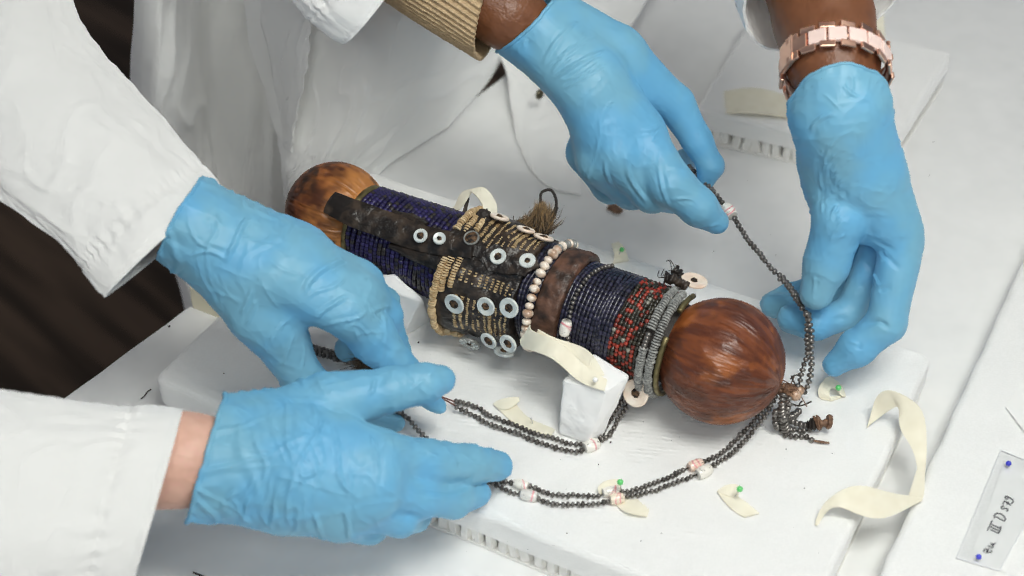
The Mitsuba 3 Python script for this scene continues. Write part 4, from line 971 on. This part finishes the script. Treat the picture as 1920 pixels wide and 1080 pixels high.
# ------------------------------------------------------------------ cloth tubes and hanging cloth
def sleeve(secs, n=110, m=150, depth=.8, fold=.004, seed=0, inner=.06, seam=.026, turn=0.0, ribs=None, round_=2.4, lens=0.0):
    """A sleeve through sections (edge point, edge point, bulge towards the viewer's side); the first section is the open cuff."""
    E1, E2 = spline(np.array([s[0] for s in secs]), n), spline(np.array([s[1] for s in secs]), n)
    C, W = (E1 + E2) / 2, (E1 - E2) / 2
    t = np.gradient(C, axis=0); t /= np.linalg.norm(t, axis=1, keepdims=True)
    D = np.cross(t, W); D = D / np.linalg.norm(D, axis=1, keepdims=True)
    D = np.where((D @ -FWD)[:, None] < 0, -D, D)
    hw = np.linalg.norm(W, axis=1, keepdims=True)
    D = D * hw * depth
    if turn: D = D + t * hw * turn
    g = np.linspace(0, 2 * np.pi, m, endpoint=False)
    cg, sg = np.sign(np.cos(g)) * np.abs(np.cos(g)) ** (2 / round_), np.sign(np.sin(g)) * np.abs(np.sin(g)) ** (2 / round_)
    if lens: sg = sg * (1 - lens) + lens * np.sign(np.sin(g)) * (1 - np.abs(np.cos(g)) ** 1.6)
    V = C[:, None] + W[:, None] * cg[None, :, None] + D[:, None] * sg[None, :, None]
    L = np.r_[0, np.cumsum(np.linalg.norm(np.diff(C, axis=0), axis=1))]
    out = V - C[:, None]; out /= np.linalg.norm(out, axis=-1, keepdims=True)
    G = np.broadcast_to(g, (n, m)); LL = np.broadcast_to(L[:, None], (n, m))
    if ribs: d = np.sin(G * ribs + .25 * np.sin(LL * 60)) * .0011 + (meshkit.fbm(V * 300, 2, seed) - .5) * .0012
    else:
        x = np.stack([LL * 9 + .9 * np.sin(G), np.cos(G) * 1.5 + LL * 8, np.sin(G) * 1.5], -1)
        t1 = meshkit.fbm(x, 3, seed) - .5
        x2 = np.stack([LL * 34 + 1.5 * np.cos(G * 1.0 + 1), np.cos(G) * 2.2 - LL * 22, np.sin(G) * 2.2], -1)
        t2 = np.clip(1 - np.abs(meshkit.fbm(x2, 2, seed + 3) - .5) * 7, 0, 1) ** 2
        free = .25 + .75 * np.clip(LL / .05, 0, 1)
        d = (t1 * 3.2 + t2 * .35) * fold * free
        if seam:
            d += -.0011 * np.exp(-((LL - seam) / .0012) ** 2) - .0006 * np.exp(-((LL - .002) / .0015) ** 2) + .0012 * np.exp(-((LL - seam * .5) / (seam * .42)) ** 4) + .0010 * np.exp(-((LL - seam) / .006) ** 2) * np.sin(G * 46 + 3 * np.sin(G * 5))
    V = V + out * d[..., None]
    k = max(2, int(np.searchsorted(L, inner)))
    I = V[:k] - out[:k] * .0018
    f1 = grid_faces(n, m, True); f2 = grid_faces(k, m, True)[:, ::-1] + n * m
    j = np.arange(m); j2 = (j + 1) % m
    rim = np.vstack([np.stack([j, j2, j2 + n * m], 1), np.stack([j, j2 + n * m, j + n * m], 1)])
    return mesh(np.vstack([V.reshape(-1, 3), I.reshape(-1, 3)]), np.vstack([f1, f2, rim]))
n_t = np.array([tout[0], tout[1], 0.0]); p_t = np.array([*eL[0], ZT])
def cloth_sheet(rows, n=90, m=90, folds=.004, seed=0, thick=.0012, fx=10, fy=3):
    """A hanging cloth from rows of (px, py, distance beyond the table's left edge)."""
    g = np.array([[onplane(x, y, p_t + n_t * o, n_t) for x, y, o in r] for r in rows])
    a, b = g.shape[:2]
    G = make_interp_spline(np.linspace(0, 1, a), g, k=min(3, a - 1))(np.linspace(0, 1, n))
    G = np.swapaxes(make_interp_spline(np.linspace(0, 1, b), np.swapaxes(G, 0, 1), k=min(3, b - 1))(np.linspace(0, 1, m)), 0, 1)
    u, w = np.meshgrid(np.linspace(0, 1, n), np.linspace(0, 1, m), indexing='ij')
    x = np.stack([w * fx + .8 * u, u * fy, w * 0 + seed], -1)
    d = (meshkit.fbm(x, 3, seed) - .5) * 3 * folds + np.clip(1 - np.abs(meshkit.fbm(x * np.array([1.2, 1.6, 1]) + 5, 2, seed + 1) - .5) * 7, 0, 1) ** 2 * folds * .6
    return shell(G - n_t * d[..., None], thick)

# ------------------------------------------------------------------ the person at the left: two sleeves, two wrists, two gloves
pL = thing('person', 'person at the left in white lab coat, both blue gloves reaching over the board', 'person')
W1, W2 = (348, 428, .172), (250, 345, .20)
la = [[J(430, 475, .160, 38), J(352, 432, .172, 46), J(326, 412, .178, 50), J(240, 330, .190, 44), J(105, 230, .205, 44), J(20, 130, .215, 44), J(-60, 50, .232, 44), J(-240, -130, .262, 44)], [J(470, 862, .105, 44), J(420, 858, .112, 52), J(385, 859, .116, 78), J(350, 861, .118, 87), J(320, 863, .118, 89), J(250, 880, .118, 78), J(60, 915, .125, 72), J(-300, 980, .14, 80)]]
obj('body', limb(la), 'pale_skin', pL, True)
sA = [(P(421, 358, .190), P(196, 558, .165)), (P(325, 243, .205), P(112, 461, .180)), (P(195, 106, .225), P(2, 374, .195)), (P(140, 30, .24), P(-90, 300, .205)), (P(110, -90, .255), P(-230, 190, .215)), (P(40, -260, .29), P(-420, 20, .24)), (P(-40, -420, .32), P(-640, -160, .26))]
mS = sleeve(sA, depth=.40, fold=.0034, seed=3, turn=-.16, lens=.75, n=150, m=190)
obj('sleeve', mS, 'coat_cotton', pL, 40)
sB = [(P(341, 768, .135), P(236, 1128, .075)), (P(255, 764, .14), P(150, 1150, .08)), (P(130, 752, .148), P(40, 1180, .085)), (P(10, 737, .157), P(-70, 1200, .09)), (P(-160, 700, .17), P(-230, 1230, .10)), (P(-420, 640, .19), P(-520, 1270, .13))]
obj('sleeve', sleeve(sB, depth=.7, fold=.0032, seed=8, turn=.05, n=130, m=170), 'coat_cotton', pL, 40)

# upper left glove: palm down, fingers bent down onto the board, thumb towards the viewer
palmA = [[J(648, 585, .142, 42), J(520, 520, .160, 62), J(360, 432, .180, 66), J(285, 385, .195, 68)],
         [J(672, 556, .142, 40), J(540, 490, .163, 58), J(365, 420, .182, 64), J(285, 375, .197, 64)],
         [J(676, 532, .136, 36), J(560, 478, .158, 52), J(380, 410, .178, 58)],
         [J(648, 512, .128, 30), J(560, 480, .150, 44), J(390, 420, .17, 56)],
         [J(520, 610, .130, 50), J(455, 540, .15, 62), J(370, 445, .176, 62)]]
fingA = [[J(648, 585, .142, 41), J(697, 630, .120, 44), J(762, 708, .090, 33), J(824, 764, .066, 13)],
         [J(672, 556, .142, 40), J(715, 592, .117, 38), J(745, 660, .084, 26), J(768, 730, .060, 18)],
         [J(676, 532, .136, 38), J(716, 570, .108, 32), J(712, 630, .074, 26), J(690, 672, .056, 18)],
         [J(648, 512, .128, 34), J(690, 556, .098, 30), J(682, 612, .067, 26), J(652, 655, .053, 25)],
         [J(488, 588, .138, 58), J(534, 652, .112, 46), J(566, 706, .090, 40), J(640, 762, .066, 33), J(744, 793, .053, 15)]]
cA_ = P(338, 410, .182); nA = P(310, 395, .186) - P(360, 422, .178)
stA = [([(568, 565), (585, 530), (612, 498), (655, 480)], 7, .0016), ([(560, 600), (590, 560), (630, 530), (655, 515)], 5, .0008), ([(588, 606), (610, 585), (650, 545)], 6, .0013), ([(412, 492), (435, 450), (455, 410), (470, 402)], 6, .0018), ([(345, 405), (350, 440), (365, 460), (395, 470)], 4, .0012), ([(392, 385), (396, 410), (388, 430)], 4, .0010), ([(350, 490), (385, 478), (412, 490)], 5, .0013),
       ([(440, 595), (462, 560), (465, 540)], 5, .0014), ([(455, 620), (470, 590), (475, 570)], 5, .0010), ([(505, 662), (520, 640), (545, 610), (556, 600)], 4, .0011), ([(528, 692), (545, 665), (560, 630)], 4, .0010), ([(567, 705), (580, 670), (578, 640)], 4, .0009),
       ([(596, 618), (640, 612), (672, 608), (700, 580)], 5, .0011), ([(640, 632), (670, 615), (700, 640)], 4, .0010), ([(665, 640), (700, 630), (728, 625)], 4, .0009), ([(704, 588), (716, 578), (740, 575)], 5, .0014), ([(700, 560), (712, 586), (730, 600)], 4, .0010), ([(480, 520), (500, 560), (520, 590)], 4, .0006), ([(500, 480), (540, 500), (580, 510)], 4, .0006)]
gA = glove(pL, palmA, fingA, cA_, nA, P(650, 560, .14) - P(350, 430, .18), stA, seed=11, wr=.00085, wristy=1.25)
labels[gA] = dict(label='wrinkled blue glove on the upper left hand')

# lower left glove: palm down, thumb stretched to the right, index and middle finger on the strand
palmB = [[J(702, 856, .112, 54), J(560, 820, .120, 66), J(405, 828, .116, 74), J(330, 833, .118, 76)],
         [J(706, 900, .108, 50), J(560, 868, .118, 70), J(400, 862, .114, 88), J(330, 868, .117, 88)],
         [J(690, 940, .098, 48), J(560, 915, .108, 66), J(395, 888, .110, 76), J(330, 893, .112, 76)],
         [J(640, 968, .086, 44), J(540, 940, .096, 58), J(400, 895, .104, 62)],
         [J(600, 775, .112, 60), J(500, 800, .116, 60), J(420, 825, .116, 66)]]
fingB = [[J(702, 856, .112, 50), J(800, 866, .094, 42), J(878, 870, .078, 37), J(936, 873, .063, 28)],
         [J(706, 908, .104, 44), J(790, 936, .082, 36), J(850, 939, .066, 33), J(898, 926, .054, 22)],
         [J(686, 952, .094, 42), J(752, 974, .073, 33), J(776, 966, .058, 32), J(780, 950, .048, 24)],
         [J(636, 972, .085, 44), J(692, 984, .066, 36), J(722, 976, .052, 28), J(735, 960, .046, 20)],
         [J(520, 790, .116, 58), J(618, 758, .122, 58), J(735, 729, .126, 41), J(796, 719, .124, 38), J(824, 712, .122, 31)]]
cB_ = P(388, 850, .113); nB = P(360, 842, .116) - P(400, 853, .112)
stB = [(l_, 5, .0024) for l_ in ([(455, 987), (462, 962), (472, 938)], [(500, 1001), (508, 974), (514, 948)], [(602, 1026), (598, 996), (590, 968)], [(655, 1020), (650, 992), (646, 966)], [(410, 965), (425, 946), (442, 932)], [(548, 1012), (556, 985), (560, 955)])] + [([(784, 907), (820, 914), (860, 914), (900, 905)], 5, -.0016, 'valley'), ([(744, 970), (765, 975), (790, 979)], 5, -.0014, 'valley'), ([(430, 830), (470, 835), (520, 832)], 5, .0008), ([(470, 790), (482, 830), (488, 870), (470, 940)], 5, .0012), ([(530, 735), (540, 770), (570, 800)], 4, .0007), ([(560, 900), (600, 880), (590, 840)], 5, .0010), ([(600, 730), (606, 790), (560, 860), (545, 890)], 5, .0012), ([(625, 780), (640, 830), (650, 900), (680, 940)], 5, .0013), ([(500, 895), (540, 905), (600, 915), (680, 945)], 4, .0007), ([(545, 910), (530, 960), (540, 1000)], 5, .0014), ([(580, 930), (570, 975), (580, 1010)], 5, .0012), ([(440, 950), (455, 930), (470, 900)], 4, .0011), ([(480, 975), (500, 940), (495, 900)], 4, .0010),
       ([(695, 700), (705, 722), (700, 745)], 5, .0014), ([(715, 695), (708, 715)], 4, -.0012, 'valley'), ([(770, 750), (790, 725), (800, 700)], 4, .0008), ([(440, 740), (455, 760), (470, 800)], 4, .0009), ([(690, 980), (700, 1000), (712, 1010)], 4, -.0012, 'valley'), ([(700, 800), (715, 850), (720, 900)], 5, .0008), ([(880, 850), (895, 862), (900, 880)], 4, .0007), ([(765, 930), (800, 960), (830, 970)], 4, .0007)]
gB = glove(pL, palmB, fingB, cB_, nB, P(700, 880, .11) - P(390, 860, .114), stB, seed=23, wr=.00085, wristy=.8, rim=.0016, kf=.006)
labels[gB] = dict(label='blue glove on the lower hand with thumb stretched out')

# ------------------------------------------------------------------ the person behind the table: coat, knitted cuff, two gloves, a watch
pR = thing('person', 'person behind the table in white coat and blue gloves, stretching a bead strand', 'person')
ra = [[J(1040, 90, .205, 40), J(985, 50, .223, 54), J(955, 28, .23, 68), J(905, -10, .24, 72), J(760, -140, .28, 80), J(560, -360, .40, 90)],
      [J(1582, 215, .222, 40), J(1576, 178, .236, 58), J(1568, 138, .243, 80), J(1560, 105, .249, 88), J(1545, 40, .256, 93), J(1525, -60, .272, 100), J(1470, -300, .33, 112)]]
hd = np.array([.20, .30, 1.40])
obj('body', limb(ra + [[(hd + (-.06, .10, -.10), .055), (hd + (-.02, .04, -.03), .075), (hd, .098), (hd + (.02, -.03, -.05), .07)]]), 'dark_skin', pR, True)
# upper glove: seen from the back of the hand, index finger and thumb hold the strand
palmC = [[J(1195, 252, .165, 52), J(1110, 150, .198, 64), J(1000, 52, .222, 62), J(950, 10, .23, 64)],
         [J(1158, 285, .160, 50), J(1104, 178, .192, 54), J(1000, 62, .218, 58), J(950, 28, .228, 60)],
         [J(1124, 300, .150, 39), J(1100, 204, .180, 38), J(1018, 78, .208, 32)],
         [J(1106, 288, .142, 31), J(1104, 222, .168, 32), J(1022, 92, .2, 27)],
         [J(1215, 168, .172, 44), J(1150, 110, .196, 62), J(1050, 50, .218, 60)]]
fingC = [[J(1195, 252, .165, 50), J(1256, 344, .146, 42), J(1310, 389, .131, 36), J(1343, 416, .120, 24)],
         [J(1160, 290, .158, 48), J(1222, 358, .133, 40), J(1262, 362, .112, 36), J(1284, 300, .106, 22)],
         [J(1124, 302, .150, 44), J(1184, 352, .122, 40), J(1218, 358, .100, 32), J(1235, 330, .092, 24)],
         [J(1098, 285, .142, 38), J(1146, 345, .114, 36), J(1176, 352, .092, 30), J(1195, 335, .082, 22)],
         [J(1170, 130, .19, 58), J(1266, 196, .164, 36), J(1308, 264, .142, 28), J(1333, 312, .126, 24), J(1324, 337, .116, 18)]]
pl_ = lambda x0, y0, x1, y1, x2, y2, w, a: ([(x0, y0), (x1, y1), (x2, y2)], w, a)
cC_ = P(978, 48, .222); nC = P(952, 22, .232) - P(1000, 74, .214)
stC = [pl_(1018 + 7 * i, 132 + 9 * i, 1052 + 9 * i, 92 + 12 * i, 1105 + 10 * i, 52 + 15 * i, 3.0, .0012) for i in range(5)] + [pl_(1248 + 9 * i, 250 + 13 * i, 1236 + 10 * i, 262 + 15 * i, 1222 + 10 * i, 292 + 13 * i, 2.2, .0004) for i in range(5)] + [([(1025, 140), (1060, 95), (1120, 60)], 5, .0011), ([(1030, 150), (1080, 110), (1140, 85)], 5, .0012), ([(1040, 155), (1090, 130), (1140, 92)], 4, .0010), ([(1010, 128), (1030, 80), (1090, 35)], 5, .0011), ([(1120, 250), (1145, 205), (1165, 178)], 3, .0006), ([(1070, 210), (1110, 175), (1130, 158)], 3, .0006), ([(1125, 150), (1140, 135)], 3, .0005), ([(1105, 400), (1098, 340), (1115, 260), (1118, 220)], 4, .0007),
       ([(1160, 380), (1135, 340), (1130, 310)], 5, .0013), ([(1210, 388), (1185, 340), (1180, 295)], 6, .0015), ([(1255, 398), (1232, 350), (1230, 300)], 5, .0011), ([(1245, 220), (1225, 235), (1210, 240)], 4, .0008), ([(1240, 240), (1222, 255)], 4, .0007), ([(1255, 385), (1290, 380), (1310, 370)], 4, .0007), ([(1330, 435), (1345, 428), (1362, 420)], 4, .0008), ([(965, 105), (975, 80), (970, 95)], 5, .0009)]
gC = glove(pR, palmC, fingC, cC_, nC, P(1180, 270, .16) - P(985, 50, .22), stC, seed=37, wr=.00030, wristy=.6, rim=.0014, kf=.007, kp=.009)
labels[gC] = dict(label='smooth blue glove on the upper middle hand, pinching the strand with finger and thumb')
# right glove: thumb in front, fingers curled under the strand
palmD = [[J(1690, 436, .150, 40), J(1635, 330, .185, 62), J(1588, 205, .228, 78), J(1568, 135, .245, 84)],
         [J(1660, 424, .152, 38), J(1610, 330, .185, 60), J(1572, 205, .228, 74), J(1560, 135, .243, 78)],
         [J(1632, 412, .150, 38), J(1595, 340, .175, 56), J(1570, 220, .222, 66)],
         [J(1605, 405, .150, 36), J(1580, 340, .170, 56), J(1565, 230, .22, 64)],
         [J(1574, 400, .150, 50), J(1566, 300, .186, 62), J(1565, 215, .222, 72)]]
fingD = [[J(1690, 460, .142, 42), J(1662, 606, .098, 36), J(1606, 652, .080, 35), J(1564, 684, .066, 23)],
         [J(1648, 462, .124, 33), J(1594, 588, .080, 29), J(1530, 606, .079, 31), J(1482, 598, .075, 27)],
         [J(1614, 450, .112, 30), J(1552, 560, .070, 25), J(1492, 578, .070, 28), J(1450, 572, .067, 24)],
         [J(1596, 440, .116, 30), J(1528, 540, .070, 25), J(1480, 556, .062, 24), J(1446, 570, .058, 22)],
         [J(1570, 330, .178, 58), J(1574, 410, .160, 50), J(1550, 494, .130, 42), J(1530, 550, .111, 31)]]
cD_ = P(1574, 176, .237); nD = np.array([-.02, .96, .28])
stD = [(l_, 3.4, -.0017, 'valley') for l_ in ([(1594, 551), (1614, 546), (1636, 544)], [(1638, 543), (1652, 541), (1672, 549)], [(1566, 592), (1582, 600), (1598, 615)], [(1618, 603), (1642, 606), (1670, 623)], [(1600, 652), (1607, 658), (1614, 664)], [(1617, 457), (1646, 464), (1678, 482)], [(1607, 480), (1622, 505), (1638, 530)], [(1630, 470), (1660, 490), (1690, 515)])] + [pl_(1538 + 2 * i, 318 + 24 * i, 1560 + 3 * i, 278 + 25 * i, 1608 + 2 * i, 250 + 24 * i, 3.0, .0013) for i in range(8)] + [pl_(1540, 402 + 15 * i, 1565, 392 + 16 * i, 1600, 380 + 18 * i, 2.2, .0004) for i in range(6)] + [([(1540, 400), (1560, 345), (1600, 310)], 4, .0009), ([(1545, 375), (1565, 320), (1610, 290)], 4, .0009), ([(1548, 420), (1570, 375), (1620, 350)], 4, .0009), ([(1535, 335), (1545, 300), (1575, 265)], 4, .0009), ([(1510, 250), (1530, 225), (1560, 220)], 5, .0016), ([(1512, 265), (1535, 245), (1550, 240)], 4, -.0012, 'valley'), ([(1585, 150), (1600, 165), (1625, 180)], 4, .0012), ([(1600, 130), (1603, 160), (1590, 175)], 4, .0010), ([(1535, 175), (1560, 190), (1575, 200)], 3, .0008), ([(1540, 300), (1535, 350), (1530, 400)], 5, .0012),
       ([(1615, 468), (1650, 480), (1700, 520)], 4, .0009), ([(1620, 480), (1630, 520), (1640, 540)], 4, .0010), ([(1610, 605), (1640, 606), (1668, 625)], 4, -.0012, 'valley'), ([(1572, 592), (1590, 600), (1600, 617)], 4, -.0010, 'valley'), ([(1580, 640), (1600, 648), (1615, 660)], 4, .0008), ([(1520, 520), (1522, 545), (1518, 560)], 4, .0008)]
gD = glove(pR, palmD, fingD, cD_, nD, P(1655, 470, .14) - P(1575, 180, .23), stD, seed=51, wr=.00042, wristy=1.0, rim=.0011, kf=.005, kp=.011)
labels[gD] = dict(label='blue glove on the right hand with curled fingers under the strand')

obj('knit_cuff', sleeve([(P(962, -110, .268), P(897, 111, .205)), (P(920, -140, .273), P(840, 76, .21)), (P(820, -205, .285), P(730, 6, .222)), (P(640, -330, .31), P(540, -130, .25))], depth=.9, ribs=58, seed=4, turn=-.22, n=120, m=464, seam=0, inner=.03), 'beige_knit', pR, True, label='ribbed beige knitted cuff')
obj('coat_sleeve', sleeve([(P(770, -90, .30), P(640, 72, .235)), (P(735, -115, .305), P(606, 44, .24)), (P(660, -180, .315), P(520, -50, .26)), (P(500, -330, .35), P(340, -220, .30))], depth=.55, fold=.005, seed=6, turn=-.35), 'coat_white', pR, 40)
obj('coat_sleeve', sleeve([(P(1395, 20, .255), P(1700, -60, .275)), (P(1385, -20, .26), P(1690, -100, .28)), (P(1340, -140, .28), P(1660, -240, .31)), (P(1280, -330, .33), P(1590, -430, .36))], depth=1.0, fold=.006, seed=7, turn=-.1, n=80), 'coat_white', pR, 40)
# coat: the hanging panels against the table's left edge, and the body above the picture
obj('coat_panel', cloth_sheet([
    [(462, -160, .10), (560, -160, .05), (700, -160, .00), (880, -160, -.02), (1060, -160, .0)],
    [(462, 0, .065), (560, 0, .010), (690, 0, -.042), (830, 0, -.060), (1012, 0, -.010)],
    [(480, 120, .055), (560, 120, .010), (670, 120, -.036), (790, 120, -.046), (950, 100, .006)],
    [(508, 230, .048), (570, 230, .012), (650, 225, -.016), (740, 222, -.024), (838, 232, -.013)],
    [(528, 320, .040), (565, 330, .016), (615, 330, .004), (660, 322, -.003), (716, 313, -.0075)],
    [(545, 430, .050), (575, 430, .030), (610, 425, .020), (640, 420, .016), (665, 410, .014)],
    [(560, 620, .060), (590, 620, .040), (620, 610, .030), (640, 600, .026), (650, 590, .024)]], n=150, m=140, folds=.0042, seed=2, fx=5, fy=4), 'coat_white', pR, 40, label='white front panel of the coat against the table edge')
obj('coat_pocket', cloth_sheet([
    [(486, -20, .036), (540, -14, .008), (592, 26, -.018)],
    [(492, 20, .036), (540, 22, .004), (590, 32, -.020)],
    [(505, 110, .032), (535, 115, .008), (572, 122, -.012)],
    [(524, 200, .028), (540, 205, .014), (556, 210, .002)],
    [(536, 280, .030), (541, 282, .022), (546, 284, .014)]], n=70, m=50, folds=.0035, seed=5, fx=4, fy=6), 'coat_white', pR, 40, label='open white coat pocket')
obj('coat_back_panel', cloth_sheet([
    [(268, -160, .14), (330, -160, .10), (400, -160, .12), (470, -160, .11), (560, -160, .12)],
    [(256, 0, .14), (320, 0, .11), (390, 0, .13), (470, 0, .115), (560, 0, .12)],
    [(250, 140, .15), (320, 140, .11), (380, 140, .14), (470, 140, .12), (560, 140, .12)],
    [(246, 300, .16), (320, 300, .12), (390, 300, .14), (470, 300, .12), (580, 300, .11)],
    [(300, 450, .15), (350, 450, .12), (420, 450, .13), (480, 450, .12), (600, 450, .10)],
    [(345, 640, .15), (400, 640, .13), (450, 640, .13), (520, 640, .12), (620, 640, .11)]], n=110, m=100, folds=.009, seed=9, fx=5, fy=2), 'coat_white', pR, 40, label='shaded side panel of the coat hanging behind')
tf = lambda x, y: (x, y, float((P(x, y)[:2] - eL[0]) @ tout) - .0018)
obj('coat_flap', cloth_sheet([
    [(900, -110, .04), (1010, -130, .0), (1130, -130, -.03), (1290, -130, -.05)],
    [(915, 20, .02), (1000, 0, -.01), (1110, -10, -.035), (1222, -8, -.068)],
    [(938, 105, .0), (985, 100, -.02), (1060, 90, -.048), (1165, 82, -.088)],
    [(952, 160, -.026), (1000, 172, -.052), (1050, 180, -.078), (1110, 180, -.102)],
    [tf(968, 262), tf(1002, 325), tf(1042, 355), tf(1088, 365)]], n=80, m=60, folds=.002, seed=12, fx=3, fy=3), 'coat_white', pR, 40, label='turned white coat flap with a metal snap')
sn = onplane(1012, 178, p_t + n_t * -.074, n_t)
sn_k = obj('snap_fastener', placed(ply(lathe([(.0001, .6), (.35, .62), (.45, .3), (.8, .3), (1.0, 0), (.9, -.3), (.2, -.3)], 24), 'dark_metal', 40), frame(-n_t + np.array([0, 0, .1]), None, sn - FWD * .004, (.0048, .0048, .0048))), None, pR)
tb = P(960, 110, 0); up3 = lambda o, z, l=0.0: np.array([tb[0] + tout[0] * o + tdir[0] * l, tb[1] + tout[1] * o + tdir[1] * l, z])
tor = [[(up3(.24, .20), .13), (up3(.24, .95), .14), (up3(.16, 1.20, .05), .15), (up3(.04, 1.36, .08), .12)], [(up3(.05, 1.32, -.12), .07), (up3(.03, 1.34, .08), .09), (up3(-.02, 1.30, .30), .07), (up3(-.06, 1.05, .36), .065)]]
tm = limb(tor, .02)
obj('coat_torso', tm, 'coat_white', pR, True)

# the watch on the right wrist
wt = thing('wristwatch', 'rose gold wristwatch bracelet with pale pink links on the right forearm', 'watch')
wc, wx = P(1566, 128, .245), np.array([1.0, -.12, .10]); wx /= np.linalg.norm(wx)
wa = np.array([.06, .93, .30]); wa -= wx * (wa @ wx); wa /= np.linalg.norm(wa); wy = np.cross(wa, wx); wy = wy if wy[2] > 0 else -wy
rx, ry = rad(wc, 99), rad(wc, 97)
def rbox(x, y, z, r):
    mm = m3.Manifold.batch_hull([m3.Manifold.sphere(r, 12).translate((sx * (x / 2 - r), sy * (y / 2 - r), sz * (z / 2 - r))) for sx in (-1, 1) for sy in (-1, 1) for sz in (-1, 1)]).to_mesh()
    return trimesh.Trimesh(mm.vert_properties[:, :3], mm.tri_verts)
NL = 17; per = math.pi * (3 * (rx + ry) - math.sqrt((3 * rx + ry) * (rx + 3 * ry))); pw = per / NL
wide = .0205
lk = ply(rbox(pw * .93, wide * .52, .0030, .0008), 'pink_ceramic', 40); lkg = ply(rbox(pw * .93, wide * .52, .0030, .0008), 'rose_gold', 40)
sd = ply(rbox(pw * .80, wide * .23, .0026, .0007), 'rose_gold', 40); cl = ply(rbox(pw * 1.25, wide * 1.0, .0034, .0007), 'rose_gold', 40)
for i in range(NL):
    g = 2 * math.pi * i / NL + .10
    c = wc + rx * math.cos(g) * wx + ry * math.sin(g) * wy
    tn = -rx * math.sin(g) * wx + ry * math.cos(g) * wy; nn = np.cross(tn, wa); nn /= np.linalg.norm(nn)
    if nn @ (c - wc) < 0: nn = -nn
    if i == 7:
        obj('clasp', placed(cl, frame(nn, tn, c)), None, wt); continue
    obj('link', placed(lkg if i in (6, 8) else lk, frame(nn, tn, c)), None, wt)
    tn /= np.linalg.norm(tn)
    for s_ in (-1, 1): obj('side_link', placed(sd, frame(nn, tn, c + wa * s_ * wide * .37 + tn * pw * .5 - nn * .0003)), None, wt)
obj('bracelet_core', tube(np.array([wc + (rx - .0014) * math.cos(g) * wx + (ry - .0014) * math.sin(g) * wy for g in np.linspace(0, 2 * np.pi, 60)[:-1]]), .0010, 6, closed=True), 'rose_gold', wt, True)
# second fur tuft, held by the left glove
hr, hc = [], []
for i in range(420):
    b0 = P(692 + rng.normal(0, 8), 676 + rng.normal(0, 5), .062 + rng.normal(0, .003)); t0 = b0 + np.array([rng.normal(-.006, .005), rng.normal(-.004, .004), rng.normal(-.003, .004)])
    sd_ = np.cross(t0 - b0, FWD); sd_ = sd_ / (np.linalg.norm(sd_) + 1e-9) * .0003
    hr += [b0 - sd_, b0 + sd_, t0]; t = rng.random(); col = np.array([.03, .018, .010]) * (1 - t) + np.array([.22, .13, .06]) * t; hc += [col * .6, col * .6, col]
fk = thing('fur_tuft', 'small brown fur tuft held under the fingers of the left glove', 'fur')
obj('hair', mesh(hr, np.arange(len(hr)).reshape(-1, 3)), 'fur', fk, False, color=np.array(hc), kind='stuff')
